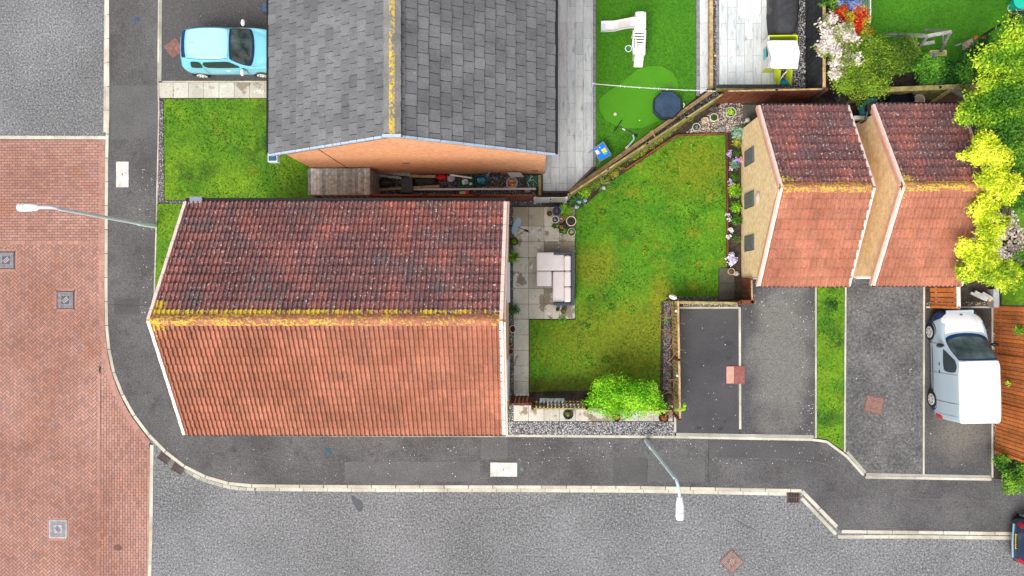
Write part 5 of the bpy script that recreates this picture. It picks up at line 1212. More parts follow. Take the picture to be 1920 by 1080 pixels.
cushion('seat_cushion', 1006, 473, 1058, 507.5, ZP+.32, ZP+.46, t); cushion('seat_cushion', 1036.5, 509, 1058.5, 567, ZP+.32, ZP+.46, t)
for (a_, b_) in ((479, 507.5), (508.5, 537), (538, 566.5)): cushion('back_cushion', 1058, a_, 1070.5, b_, ZP+.34, ZP+.66, t, bev=.05)
c = pt(1020, 522, ZP); t = thing('footstool', (c.x, c.y, ZP), 'square cream-cushioned footstool tucked into the L of the sofa', 'footstool')
m = MB(); bx(m, 1007, 509, 1033, 536, ZP+.03, ZP+.30, zz=.4); m.build('base', RATTAN, t); cushion('cushion', 1006, 508.5, 1034.5, 536.5, ZP+.30, ZP+.42, t)

# ---------------------------------------------------------------- children's things on the artificial lawn
def Wp(x, y, z): return pt(x, y, z)
t = thing('toy_slide_set', pt(1190, 65, ZP), 'white plastic toy climbing frame with two slides on the artificial lawn', 'toy slide')
m = MB(); a_, b_ = Wp(1190, 56, .95), Wp(1208, 28, .95); m.prism([(a_.x, a_.y), (b_.x, a_.y), (b_.x, b_.y), (a_.x+.08, b_.y), (a_.x, b_.y-.12)], .82, .90)
m.box((b_.x, (a_.y+b_.y)/2, 1.0), (.05, b_.y-a_.y, .45)); m.box(((a_.x+b_.x)/2, b_.y, 1.0), (b_.x-a_.x-.08, .05, .45)); m.build('platform', WHITEP, t, bevel=.015)
m = MB()
for (x, y) in ((1190, 56), (1208, 56), (1208, 28), (1192, 28)): p = Wp(x, y, .9); m2 = MB(); m2.tube([(p.x, p.y, ZP), (p.x, p.y, 1.1)], .035, 8); m2.build('post', WHITEP, t)
def chute(name, path, w, rim, mat):
    m = MB(); L_ = []
    for i, p in enumerate(path):
        d = (path[min(i+1, len(path)-1)]-path[max(i-1, 0)]); s = Vector((-d.y, d.x, 0)).normalized(); L_.append([p+s*w/2+Vector((0, 0, rim)), p+s*w/2*.88, p-s*w/2*.88, p-s*w/2+Vector((0, 0, rim))])
    for r0, r1 in zip(L_, L_[1:]):
        for k in range(3): m.face([r0[k], r0[k+1], r1[k+1], r1[k]])
        m.face([r0[0], r1[0], r1[0]-Vector((0, 0, rim+.06)), r0[0]-Vector((0, 0, rim+.06))]); m.face([r0[3], r1[3], r1[3]-Vector((0, 0, rim+.06)), r0[3]-Vector((0, 0, rim+.06))])
    return m.build(name, mat, t)
chute('slide', [Wp(1191, 43, .90), Wp(1183, 43, .86), Wp(1172, 45, .62), Wp(1158, 48, .33), Wp(1150, 49.5, .24), Wp(1127, 50, .20)], .36, .10, WHITEP)
m = MB(); bx(m, 1128, 44, 1152, 55, .2, .215, zz=.2); m.build('landing', M('pale_lilac_plastic', (.62, .62, .72), rough=.4), t)
a_, b_ = Wp(1199, 56, .9), Wp(1199, 85, .9)
for s_ in (-1, 1):
    m = MB(); o_ = Vector((s_*.21, 0, 0)); m.beam(a_+o_+Vector((0, 0, -.02)), b_+o_+Vector((0, 0, -.25)), .06, .16); m.build('side_rail', WHITEP, t, bevel=.01)
for k in range(6):
    f = (k+.5)/6; p = a_.lerp(b_, f); m = MB(); m.box((p.x, p.y, .84-.25*f), (.38, .06, .05)); m.build('rung', WHITEP, t, bevel=.01)
m = MB(); c = Wp(1198, 92, .7); m.box((c.x, c.y, .62), (.44, .32, .08)); m.build('deck', WHITEP, t, bevel=.01)
for s_ in (-1, 1): m = MB(); p = Wp(1198+s_*8, 90, .5); m.prism([(p.x-.03, p.y-.35), (p.x+.03, p.y-.35), (p.x+.03, p.y+.2), (p.x-.03, p.y+.2)], ZP, .85); m.build('side_panel', WHITEP, t, bevel=.01)
chute('slide', [Wp(1199, 97, .62), Wp(1199, 104, .45), Wp(1197, 115, .22), Wp(1196, 126, .15)], .34, .09, WHITEP)
m = MB(); c = Wp(1178.5, 91, .85); m.tube([(c.x+.115*math.cos(a), c.y+.115*math.sin(a), .85) for a in [2*math.pi*k/16 for k in range(17)]], .014, 6); hp_ = m.build('basketball_hoop', WHITEP, t)
m = MB()
for k in range(8): a = 2*math.pi*k/8; m.tube([(c.x+.11*math.cos(a), c.y+.11*math.sin(a), .85), (c.x+.05*math.cos(a+.4), c.y+.05*math.sin(a+.4), .62)], .006, 4)
m.build('net', M('cyan_net', (.05, .5, .6)), hp_)
m = MB()
for k in range(5): m.box((Wp(1194+k*1.7, 30.5, 1.2).x, Wp(1194, 31, 1.2).y, 1.22), (.022, .012, .05-.01*(k % 2)), .2*(k % 3-1))
m.build('lettering', M('grey_print', (.35, .3, .42)), t)
# washing line
t = thing('washing_line', pt(1211, 164, ZP), 'thin white washing line with pegs strung across the artificial lawn', 'washing line')
m = MB(); p0, p1 = pt(1112, 157, 1.7), pt(1342, 171, 1.7); m.tube([p0.lerp(p1, k/12)-Vector((0, 0, .12*math.sin(math.pi*k/12))) for k in range(13)], .011, 6); m.build('line', WHITEP, t)
for x in (1164, 1172, 1201, 1228, 1236, 1252):
    f = (x-1112)/230; p = p0.lerp(p1, f)-Vector((0, 0, .12*math.sin(math.pi*f))); m = MB(); m.box((p.x, p.y, p.z-.02), (.02, .05, .07)); m.build('peg', WHITEP, t)
m = MB(); m.tube([(p0.x, p0.y, ZP), (p0.x, p0.y, 1.75)], .025); m.build('pole', METAL, t)
# covered octagonal play pool/table
t = thing('covered_table', pt(1252, 197, ZP), 'octagonal play table under a navy blue cover, against the diagonal sleeper', 'covered table')
c = pt(1252, 196, .55); vs = []; 
pr = [(.53, ZP+.08), (.545, .5), (.50, .56), (.25, .575), (.0, .57)]
m = MB(); n = 8
for (r, z) in pr:
    for k in range(n): a = 2*math.pi*(k+.5)/n; vs.append((c.x+r*math.cos(a), c.y+r*math.sin(a), z))
m.mesh(vs, [(i*n+k, i*n+(k+1) % n, (i+1)*n+(k+1) % n, (i+1)*n+k) for i in range(4) for k in range(n)]); m.build('cover', FABN, t)
m = MB(); m.tube([(c.x+.515*math.cos(2*math.pi*(k+.5)/8), c.y+.515*math.sin(2*math.pi*(k+.5)/8), .545) for k in range(9)], .018, 6); m.build('hem', BLACKP, t)
for k in range(4): a = 2*math.pi*(k+.5)/4; m = MB(); m.tube([(c.x+.48*math.cos(a), c.y+.48*math.sin(a), ZP), (c.x+.46*math.cos(a), c.y+.46*math.sin(a), .5)], .03); m.build('leg', BLACKP, t)
m = MB(); p = pt(1280, 199, .3); m.tube([(p.x, p.y+.08, .45), (p.x+.04, p.y, .42), (p.x, p.y-.08, .45)], .02, 6); m.build('handle', WHITEP, t)
# scooter lying on the lawn
t = thing('scooter', pt(1170, 245, ZP), 'toy scooter lying on the artificial lawn', 'scooter'); z = ZP+.08
def T(name, px_, r, mat, z=z): m = MB(); m.tube([pt(x, y, z) for x, y in px_], r); m.build(name, mat, t)
T('handlebar', [(1151, 246), (1158, 237), (1166, 225)], .018, BLACKP); T('stem', [(1160, 237), (1186, 251)], .018, IRON); T('stem_sleeve', [(1167, 241), (1172, 244)], .022, WHITEP)
T('deck', [(1187, 253), (1189, 261), (1177, 275)], .032, M('mint_deck', (.45, .68, .66), rough=.4))
for (x, y, mt) in ((1192, 254, BLACKP), (1175.5, 277, PINKP)): p = pt(x, y, z); m = MB(); m.lathe((p.x, p.y, z-.03), [(.045, 0), (.06, .01), (.06, .03), (.04, .04)], 14); m.build('wheel', mt, t)
# play table
t = thing('play_table', pt(1129, 287, ZP), 'small folding play table with a bright blue printed top', 'play table'); zt = .55
q = [pt(1131, 266, zt), pt(1146, 290, zt), pt(1125, 303, zt), pt(1112, 280, zt)]
m = MB(); m.prism([(p.x, p.y) for p in q], zt-.03, zt); top = m.build('tabletop', M('bright_blue_print', (.01, .20, .75), rough=.35), t)
m = MB()
for a_, b_ in zip(q, q[1:]+q[:1]): m.beam(a_, b_, .03, .035)
m.build('frame', GREYP, t)
cx_ = (q[0]+q[2])/2; u = (q[1]-q[0]).normalized(); v = (q[3]-q[0]).normalized()
def deco(name, du, dv, a, b, col, k=0): c = cx_+u*du+v*dv; m = MB(); m.box((c.x, c.y, zt+.004+k*.003), (a, b, .006), math.atan2(u.y, u.x)); m.build(name, M(name+'_print', col, rough=.4), top)
deco('yellow_patch', .03, -.10, .18, .16, (.9, .62, .01)); deco('teal_patch', .13, -.08, .09, .13, (.04, .55, .55), 1); deco('cream_patch', -.08, .14, .16, .11, (.85, .80, .60)); deco('pink_patch', -.02, .09, .07, .06, (.85, .35, .35), 1); deco('white_patch', -.17, -.02, .05, .04, (.8, .85, .85), 2)
for p, d in zip(q, ((0, 0), (.06, -.06), (-.08, -.1), (-.12, -.04))): m = MB(); m.tube([p-Vector((0, 0, .03)), (p.x+d[0], p.y+d[1], ZP)], .015, 6); m.build('leg', GREYP, t)
for (x, y, r, k, l) in ((1153.5, 214, .055, (.9, .8, .7), 'cream ball on the artificial lawn left of the navy-covered table'), (1199, 226, .03, (.8, .8, .2), 'tiny yellow ball on the lighter green putting circle'), (1258, 156.5, .045, (.25, .12, .08), 'small brown ball near the washing line'), (1330.5, 70, .045, (.8, .6, .1), 'yellow solar light on the sleeper, upper one'), (1341, 104, .045, (.75, .55, .15), 'yellow solar light beside the sleeper, lower one')):
    p = pt(x, y, ZP+r); m = MB(); m.blob((p.x, p.y, ZP+r), (r, r, r), .05, k, 12, 8); m.build('ball' if 'ball' in l else 'solar_light', PAINT, label=l, cat='ball' if 'ball' in l else 'garden light')
m = MB(); a_, b_ = pt(1222, 247, .5), pt(1229, 258, .5); m.beam(a_, b_, .05, .05); m.beam(pt(1220, 248, .5), pt(1225, 245, .5), .05, .05); m.build('timber_offcut', M('fresh_timber', (.62, .36, .14), (.7, .45, .2), s=4), label='short pale timber offcut lying across the gap behind the diagonal sleeper', cat='timber')
# playhouse
t = thing('playhouse', pt(1463, 118, ZP), 'plastic playhouse with white roof and lime green walls', 'playhouse')
LIME = M('lime_plastic', (.50, .62, .01), (.56, .68, .03), s=3, rough=.35); TEAL = M('teal_plastic', (.01, .42, .52), rough=.3)
x0, y0_ = P2(1432, 130); x1, y1_ = P2(1488, 80); zw = .85
x0 = P2(1424, 130)[0]+.05; y0_ = P2(1424, 134, .2)[1]; y1_ = P2(1424, 84)[1]; x1 = P2(1478, 130)[0]
def wall(name, a, b, mat, thick=.05, h=zw): m = MB(); d = (Vector(b)-Vector(a)); m.box(((a[0]+b[0])/2, (a[1]+b[1])/2, ZP+h/2), (d.length, thick, h), math.atan2(d.y, d.x)); return m.build(name, mat, t, bevel=.01)
WARMW = M('cream_plastic', (.72, .68, .62), rough=.35)
wl = wall('wall', (x0, y0_), (x0, y1_), WARMW); wall('wall', (x0, y1_), (x1, y1_), LIME); wall('wall', (x1, y1_), (x1, y0_), LIME); wall('wall', (x0, y0_), (x1-.35, y0_), LIME)
m = MB(); m.box((x0-.02, (y0_+y1_)/2, ZP+.5), (.05, .42, .34)); m.build('shutter', TEAL, t, bevel=.01); m = MB(); m.box((x0-.03, (y0_+y1_)/2+.0, ZP+.76), (.04, .38, .14)); m.build('window', BLACKP, t)
m = MB(); r_ = [pt(1440, 76, 1.15), pt(1447, 100, 1.2), pt(1443, 122, 1.15), pt(1451, 129, 1.15)]
rf = [(1439, 78), (1445, 75), (1495, 75), (1501, 98), (1496, 129), (1447, 128), (1444, 120), (1447, 108), (1441, 86)]
m.prism([P2(x, y, 1.25) for x, y in rf], 1.19, 1.25); m.build('roof', WHITEP, t, bevel=.03)
m = MB(); m.prism([P2(x, y, 1.1) for x, y in ((1436, 78), (1450, 77), (1450, 128), (1438, 128), (1443, 104))], 1.02, 1.12); m.build('roof_eave', M('grey_plastic_light', (.42, .44, .47), rough=.4), t, bevel=.02)
for x in (1458, 1480):
    m = MB(); m.beam(pt(x, 128, .85), pt(x-1, 154, .30), .09, .3); m.build('canopy_side', LIME, t, bevel=.01)
m = MB(); m.beam(pt(1457, 155, .30), pt(1479, 155, .30), .16, .12); m.build('step', M('blue_plastic', (.01, .20, .33), rough=.3), t, bevel=.02)
m = MB(); m.tube([pt(1462, 150, .45), pt(1471, 138, .7), pt(1476, 133, .8)], .02, 6); m.build('handle_rod', WHITEP, t)
# covered thing and white sand tray
t = thing('covered_barbecue', pt(1476, 30, ZP), 'barbecue under a creased black cover on the playhouse patio', 'covered barbecue')
m = MB(); K = 18; vs = []
for (f, z) in ((1.0, ZP+.02), (1.0, .5), (.97, .85), (.85, 1.0), (.45, 1.06), (0.02, 1.07)):
    for k in range(K):
        a = 2*math.pi*k/K; c = pt(1474, 18, z if z > .8 else .9); w = 1+.10*mnoise.noise(Vector((math.cos(a)*2, math.sin(a)*2, z*3)))
        ex = .45*math.copysign(abs(math.cos(a))**.6, math.cos(a)); ey = .86*math.copysign(abs(math.sin(a))**.6, math.sin(a)); vs.append((c.x+ex*f*w, c.y+ey*f*w, z))
m.mesh(vs, [(i*K+k, i*K+(k+1) % K, (i+1)*K+(k+1) % K, (i+1)*K+k) for i in range(5) for k in range(K)]); m.build('cover', FABK, t, smooth=True)
m = MB(); bx(m, 1447, -30, 1455, 22, ZP, .7); m.build('side_shelf', BLACKP, t); m = MB(); bx(m, 1480, 63, 1492, 76, ZP, .25); m.build('foot', WOOD_T, t)
t = thing('sand_tray', pt(1405, 12, ZP), 'white plastic tray lying on the grey tiles near the black cover', 'tray')
m = MB(); o_ = [P2(x, y, .2) for x, y in ((1386, -30), (1430, -30), (1427, 22), (1422, 32), (1414, 35), (1390, 31), (1384, 24))]; m.prism(o_, ZP, .2); m.build('tray', WHITEP, t, bevel=.03)
m = MB(); m.prism([P2(x, y, .2) for x, y in ((1395, -30), (1421, -30), (1417, 24), (1394, 22))], .15, .205); m.build('inner_well', M('pale_mint_plastic', (.66, .78, .74), rough=.4), t)

# ---------------------------------------------------------------- junk in the passage
t = thing('timber_store', pt(636, 345, ZP), 'lean-to store with a grey plank roof in the passage between the houses', 'shed')
zt = 1.85; a_, b_ = pt(577, 365, zt), pt(693, 315, zt); n = 21; m = MB()
for k in range(n):
    x = a_.x+(b_.x-a_.x)*(k+.5)/n; f = 2.1 if k in (1, 2, 3) else random.uniform(.85, 1.45); m.box((x, (a_.y+b_.y)/2, zt-.02+random.uniform(-.006, .006)), ((b_.x-a_.x)/n-.006, b_.y-a_.y+random.uniform(-.02, .01), .03), tint=(f, f, f*.97))
m.build('roof', WOOD_G, t)
for (p, q) in (((a_.x, a_.y), (b_.x, a_.y)), ((b_.x, a_.y), (b_.x, b_.y)), ((a_.x, a_.y), (a_.x, b_.y))):
    m = MB(); d = Vector(q)-Vector(p); m.box(((p[0]+q[0])/2, (p[1]+q[1])/2, (ZP+zt)/2-.03), (d.length, .03, zt-ZP-.06), math.atan2(d.y, d.x)); m.build('wall', WOOD_G, t)
m = MB(); m.beam((b_.x, a_.y, zt), (b_.x, b_.y, zt), .03, .05); m.build('trim', WOOD_G, t)
def junk(name, label, cat, parts):
    o = None
    c = parts[0]; t = thing(name, (c[1].x, c[1].y, ZP), label, cat)
    for (pn, loc, fn, mat) in parts: m = MB(); fn(m); m.build(pn, mat, t, bevel=0)
    return t
def single(name, m, mat, label, cat, **k): return m.build(name, mat, label=label, cat=cat, **k)
for (p, q, w, mt, l) in (((705, 322), (770, 328), .12, WOOD_G, 'weathered plank leaning at the brick wall next to the plank-roofed store'), ((704, 328), (752, 334), .08, WOOD_S, 'pale grey batten lying just below the leaning plank'), ((767, 330), (818, 331), .10, WOOD_T, 'brown board lying at the wall left of the red bag'), ((706, 356), (824, 349), .09, WOOD_T, 'tan plank slanting across the passage'), ((775, 355), (1005, 354), .07, M('white_upvc', (.66, .64, .62)), 'long thin white pole lying along the passage')):
    m = MB(); m.beam(pt(*p, .45), pt(*q, .5), w, .03); single('plank' if 'pole' not in l else 'pole', m, mt, l, 'plank' if 'pole' not in l else 'pole')
m = MB(); bx(m, 752, 333, 773, 361, .35, .6); single('folded_sheet', m, M('dark_grey_board', (.07, .07, .08), (.10, .10, .11), s=4, tint=False), 'dark grey board lying across the passage planks', 'board', bevel=.01)
for (x, y, rx, ry, mt, l, nm) in ((798, 341, .42, .20, FABK, 'black refuse sack left of the red bag', 'refuse_sack'), (829, 333, .19, .12, M('red_bag', (.62, .02, .02), (.75, .05, .04), s=5), 'bright red bag by the brick wall', 'bag'), (846, 336, .15, .13, M('clear_bag', (.40, .42, .48), (.66, .68, .72), s=9), 'crumpled grey-white plastic bag right of the red bag', 'bag'), (704, 355, .13, .14, FABN, 'dark navy bundle in the corner by the plank-roofed store', 'bundle'), (720, 343, .35, .16, M('dark_tarp', (.03, .035, .03), (.07, .075, .065), s=6, bump=.5, bs=6), 'dark green tarpaulin between the planks', 'tarpaulin')):
    p = pt(x, y, .3); m = MB(); m.blob((p.x, p.y, .3), (rx, ry, .2), .3, None, 16, 10); single(nm, m, mt, l, nm.replace('_', ' '), smooth=True)
m = MB(); m.beam(pt(844, 328, .9), pt(885, 334, .8), .05, .05); single('white_rail', m, WHITEP, 'short white rail lying above the crates', 'rail')
GRN = M('dark_green_plastic', (.01, .14, .10), rough=.4)
for (x0, y0_, x1, y1_, l, cols) in ((862, 332, 887, 350, 'dark green crate full of white and pink toys', [(.8, .8, .8), (.8, .35, .3), (.2, .6, .6), (.85, .85, .8)]), (892, 330, 913, 345, 'dark green crate with blue toys', [(.05, .25, .6), (.1, .45, .7), (.05, .3, .25)])):
    t = thing('crate', pt((x0+x1)/2, (y0_+y1_)/2, ZP), l, 'crate'); m = MB(); a_, b_ = pt(x0, y1_, .4), pt(x1, y0_, .4)
    for (p, q) in (((a_.x, a_.y), (b_.x, a_.y)), ((b_.x, a_.y), (b_.x, b_.y)), ((b_.x, b_.y), (a_.x, b_.y)), ((a_.x, b_.y), (a_.x, a_.y))): d = Vector(q)-Vector(p); m.box(((p[0]+q[0])/2, (p[1]+q[1])/2, .26), (d.length, .02, .3), math.atan2(d.y, d.x))
    m.box(((a_.x+b_.x)/2, (a_.y+b_.y)/2, .12), (b_.x-a_.x, b_.y-a_.y, .02)); m.build('tub', GRN, t)
    m = MB()
    for k in range(9): m.blob((random.uniform(a_.x+.08, b_.x-.08), random.uniform(a_.y+.07, b_.y-.07), .3), (.07, .06, .06), .2, cols[k % len(cols)], 8, 5)
    m.build('toys', PAINT, t, kind='stuff')
m = MB(); c = pt(879, 348, .3); m.tube([(c.x+(.42+.02*k)*math.cos(a), c.y+(.13+.01*k)*math.sin(a), .32) for k in (0, 1) for a in [math.pi+math.pi*q/12 for q in range(13)]], .012, 6); single('hosepipe', m, GRN, 'green hosepipe looping below the crates', 'hosepipe')
m = MB(); p = pt(868, 361, .3); m.box((p.x, p.y, .25), (.24, .1, .06), tint=(.5, .65, .2)); single('toy', m, PAINT, 'lime toy by the fence foot beneath the crates', 'toy')
m = MB(); p = pt(876, 359, .3); m.box((p.x, p.y, .25), (.16, .16, .08), tint=(.8, .03, .03)); single('toy', m, PAINT, 'red square toy by the fence foot beneath the crates', 'toy', bevel=.02)
t = thing('bicycle', pt(930, 325, ZP), 'childs bicycle leaning upright on the brick gable wall', 'bicycle')
def arc(px, py, z, r, a0, a1, n=12): c = pt(px, py, z); return [(c.x+r*math.cos(a0+(a1-a0)*k/n), c.y+r*.35*math.sin(a0+(a1-a0)*k/n), z+.5*r*math.sin(a0+(a1-a0)*k/n)) for k in range(n+1)]
m = MB(); m.tube(arc(926, 322, .6, .24, 0, 2*math.pi, 20), .018, 6); m.build('wheel', RUBBER, t); m = MB(); m.tube([pt(913, 331, .4), pt(920, 320, .8), pt(937, 312, 1.0)], .045, 8); m.build('mudguard', M('grey_blue_guard', (.22, .28, .36)), t)
m = MB(); m.tube([pt(929, 326, .5), pt(935, 333, .4)], .03); m.tube([pt(935, 316, .9), pt(930, 309, 1.1), pt(920, 312, 1.05)], .012); m.build('frame', M('navy_frame', (.03, .07, .2), rough=.3), t)
m = MB(); m.tube([pt(918, 315, 1.05), pt(919, 306, 1.2), pt(933, 305, 1.2), pt(935, 308, 1.1)], .012); m.build('handlebar', BLACKP, t)
m = MB(); q = [pt(951, 323, .9), pt(975, 323, .9), pt(983, 331, .4), pt(957, 331, .5)]; m.face(q); m.face([v-Vector((0, .02, .02)) for v in q[::-1]]); single('white_board', m, M('off_white_board', (.72, .74, .66)), 'off-white board propped on the brick gable wall', 'board')
t = thing('bucket', pt(960, 344, ZP), 'round pink tub holding yellow toys in the passage', 'bucket'); p = pt(960, 343, .4)
m = MB(); m.lathe((p.x, p.y, ZP), [(.17, 0), (.21, .3), (.22, .33), (.20, .33), (.16, .06)], 20); m.build('tub', M('pink_grey_plastic', (.62, .48, .48), rough=.4), t)
m = MB()
for k in range(7): m.blob((p.x+random.uniform(-.1, .1), p.y+random.uniform(-.1, .1), .3), (.06, .05, .05), .2, random.choice([(.6, .5, .05), (.5, .12, .05), (.3, .35, .05)]), 8, 5)
m.build('toys', PAINT, t, kind='stuff')
t = thing('crate', pt(1000, 340, ZP), 'crate of tangled green and white garden bits at the passage end', 'crate'); m = MB(); bx(m, 988, 330, 1009, 350, ZP, .3); m.build('tub', GRN, t)
m = MB()
for k in range(14):
    c = pt(random.uniform(990, 1007), random.uniform(332, 348), .35); a = random.uniform(0, 6.3); m.tube([(c.x-.1*math.cos(a), c.y-.1*math.sin(a), .33), (c.x, c.y, .38), (c.x+.1*math.cos(a), c.y+.1*math.sin(a), .34)], .01, 5, tint=random.choice([(.02, .2, .1), (.7, .7, .65), (.05, .1, .3), (.5, .4, .1)]))
m.build('contents', PAINT, t, kind='stuff')
m = MB(); p = pt(989, 357, .25); m.blob((p.x, p.y, .2), (.10, .09, .09), .1, (.5, .5, .52)); single('jug', m, PAINT, 'small grey watering jug near the end crate', 'jug', smooth=True)

# ---------------------------------------------------------------- shrubs, trees, far garden
def tree(name, label, base, blobs, n, size, pal, group=None, cl=1.5, qs=(.34, .62), trunk=True, cat='tree', asp=.55, up=.5, bark=None):
    """base: ground pixel; blobs: (px, py, z, r, rz)"""
    b = pt(*base, ZP); t = thing(name, (b.x, b.y, ZP), label, cat, group); W_ = []
    for (x, y, z, r, rz) in blobs: p = pt(x, y, z); W_.append((p.x, p.y, z, r, r, rz))
    S_ = []
    for (x, y, z, r, _, rz) in W_:
        for k in range(9):
            a = random.uniform(0, 2*math.pi); f = math.sqrt(random.random())*.72; q = random.uniform(*qs)
            S_.append((x+math.cos(a)*r*f, y+math.sin(a)*r*f, z+rz*(.75*math.sqrt(1-f*f)-.25)+random.uniform(-.12, .12), r*q, r*q, max(.12, rz*q)))
    crown('crown', S_, n, size, pal, LEAF, t, cl=cl, asp=asp, up=up, lo=.35)
    if trunk:
        m = MB(); zc = sum(w[2] for w in W_)/len(W_); f = Vector((b.x, b.y, zc*.45)); m.tube([(b.x, b.y, 0), f], [.10, .07], 8)
        for w in W_: e = Vector(w[:3]); m.tube([f, f.lerp(e, .55)+Vector((0, 0, .1)), e], [.06, .035, .015], 6)
        m.build('trunk', bark or M('bark', (.05, .038, .028), (.10, .08, .06), s=8, fine=.4), t)
    return t
YEL = [(.42, .54, .015), (.66, .78, .025), (.86, .90, .07)]
YG = [(.20, .36, .015), (.40, .56, .02), (.60, .70, .04)]
tree('tree', 'sunlit yellow-leaved tree leaning over the right edge of the second garage', (1832, 425),
     [(1835, 285, 4.2, .55, .5), (1850, 315, 4.3, .65, .5), (1862, 345, 4.3, .66, .5), (1864, 372, 4.2, .48, .5), (1845, 392, 4.2, .52, .5), (1846, 420, 4.1, .55, .5), (1838, 445, 4.0, .5, .45), (1810, 462, 4.0, .42, .35), (1828, 475, 3.9, .5, .4), (1890, 345, 4.2, .34, .3), (1815, 292, 4.2, .35, .3)], 15000, .082, YEL, cl=1.8)
tree('tree', 'yellow-green tree at the lower end of the yellow tree, above the stacked timber', (1842, 505),
     [(1815, 500, 3.4, .5, .4), (1840, 495, 3.5, .6, .45), (1862, 510, 3.3, .5, .4), (1880, 520, 3.2, .5, .4), (1892, 505, 3.2, .35, .3), (1805, 518, 3.2, .3, .3)], 9000, .082, YG, cl=2)
tree('tree', 'big bright green tree at the right edge, beyond the hedge', (1890, 230),
     [(1905, 70, 4.2, .9, .7), (1880, 110, 4.0, .9, .7), (1915, 140, 4.2, .9, .7), (1860, 150, 3.8, .8, .6), (1885, 190, 4.0, .9, .7), (1830, 205, 3.8, .75, .6), (1920, 220, 4.0, .8, .7), (1870, 240, 3.7, .8, .6), (1850, 190, 3.8, .7, .6), (1905, 260, 3.6, .8, .6), (1806, 215, 3.7, .4, .4)], 19000, .088, [(.05, .17, .008), (.14, .34, .012), (.30, .52, .02), (.48, .64, .03)], cl=1.1)
tree('tree', 'darker green tree below the big bright one, by the stony pond', (1895, 330), [(1900, 300, 2.6, .7, .6), (1915, 340, 2.6, .7, .6), (1885, 320, 2.4, .6, .5), (1912, 375, 2.4, .45, .5)], 6000, .075, [(.02, .09, .01), (.07, .22, .015), (.15, .36, .03)])
tree('shrub', 'large olive-green hedge shrub north of the gap between the garages', (1620, 130), [(1590, 120, 1.7, .8, .7), (1620, 105, 1.8, .9, .7), (1650, 115, 1.7, .8, .7), (1600, 150, 1.8, .8, .7), (1640, 150, 1.7, .7, .7), (1575, 150, 1.7, .6, .6), (1680, 110, 1.6, .7, .6), (1670, 140, 1.5, .5, .6), (1608, 175, 1.6, .55, .5), (1700, 95, 1.5, .45, .5)], 15000, .07, [(.06, .13, .01), (.14, .25, .015), (.26, .38, .025), (.20, .36, .02)], cat='shrub', cl=1.2)
tree('shrub', 'mid green glossy shrub in the middle of the hedge, below the wooden frame', (1740, 135), [(1735, 134, 1.3, .5, .5), (1755, 130, 1.3, .45, .5), (1718, 130, 1.3, .5, .5), (1745, 145, 1.3, .5, .5), (1778, 134, 1.3, .42, .5)], 5200, .09, [(.02, .10, .008), (.07, .24, .012), (.16, .40, .03)], cat='shrub')
tree('shrub', 'dark glossy shrub at the right end of the hedge, below the timber box', (1815, 125), [(1800, 125, 1.6, .5, .5), (1825, 110, 1.7, .55, .5), (1815, 145, 1.6, .55, .5), (1840, 90, 1.6, .45, .5), (1845, 130, 1.7, .5, .5), (1790, 150, 1.4, .4, .4)], 5200, .08, [(.01, .07, .006), (.04, .18, .01), (.14, .36, .03)], cat='shrub')
tree('shrub', 'pale pink-flowering shrub spilling over the black fence', (1565, 85), [(1560, 55, 2.2, .5, .45), (1545, 80, 2.2, .5, .45), (1580, 80, 2.2, .5, .45), (1560, 105, 2.2, .5, .45), (1590, 105, 2.2, .45, .4), (1560, 135, 2.1, .4, .4), (1575, 60, 2.2, .35, .35)], 5200, .075, [(.16, .24, .04), (.38, .42, .16), (.66, .58, .46), (.80, .73, .70)], cat='shrub', cl=2.6, asp=.8)
tree('shrub', 'shrub with flame-orange and red young leaves beside the goal net', (1600, 45), [(1575, 25, 1.6, .32, .3), (1600, 40, 1.7, .5, .4), (1612, 60, 1.6, .42, .35), (1562, 36, 1.5, .2, .2)], 2200, .08, [(.60, .03, .01), (.80, .12, .02), (.75, .34, .02), (.45, .40, .03)], cat='shrub', cl=3)
tree('shrub', 'blue-flowered shrub at the top edge above the flame-orange shrub', (1590, 5), [(1585, 5, 1.5, .45, .35), (1605, 2, 1.4, .4, .3)], 1100, .08, [(.03, .10, .02), (.10, .16, .30), (.25, .32, .78), (.40, .48, .85)], cat='shrub', cl=3)
tree('shrub', 'leafy green shrub at the top edge next to the black fence', (1550, 8), [(1548, 2, 1.8, .35, .3), (1560, 15, 1.3, .35, .3)], 800, .09, [(.03, .10, .01), (.12, .30, .02), (.3, .5, .05)], cat='shrub')
tree('shrub', 'dark purple-stemmed plant in the shade behind the first garage', (1555, 190), [(1556, 185, .6, .3, .3)], 300, .07, [(.02, .01, .02), (.10, .06, .10), (.5, .45, .5)], cat='shrub', trunk=False)
hd = tree('hedge_bush', 'rounded green hedge bush at the lower end of the orange-brown fence', (1885, 880), [(1880, 880, .7, .5, .5), (1905, 890, .8, .55, .55), (1930, 885, .8, .5, .5), (1875, 865, .6, .35, .4), (1895, 905, .5, .4, .4)], 7000, .075, [(.03, .11, .01), (.10, .26, .015), (.22, .42, .03)], cat='bush', cl=2)
LV = [(.10, .36, .005), (.22, .58, .01), (.42, .80, .04)]
bb = [(1110, 745, 1.5, .35, .3), (1130, 725, 1.6, .42, .35), (1160, 730, 1.6, .5, .4), (1190, 740, 1.6, .5, .4), (1220, 735, 1.6, .38, .35), (1150, 755, 1.6, .5, .4), (1185, 762, 1.6, .45, .35), (1215, 760, 1.6, .4, .35), (1120, 758, 1.5, .35, .3), (1240, 765, 1.4, .25, .2), (1145, 712, 1.5, .22, .2)]
tree('climbing_shrub', 'lime-green climber mounded over the gap-boarded fence', (1170, 742), bb, 10500, .095, LV, cat='climber', cl=1.6, asp=.30, up=.35, qs=(.5, .8))
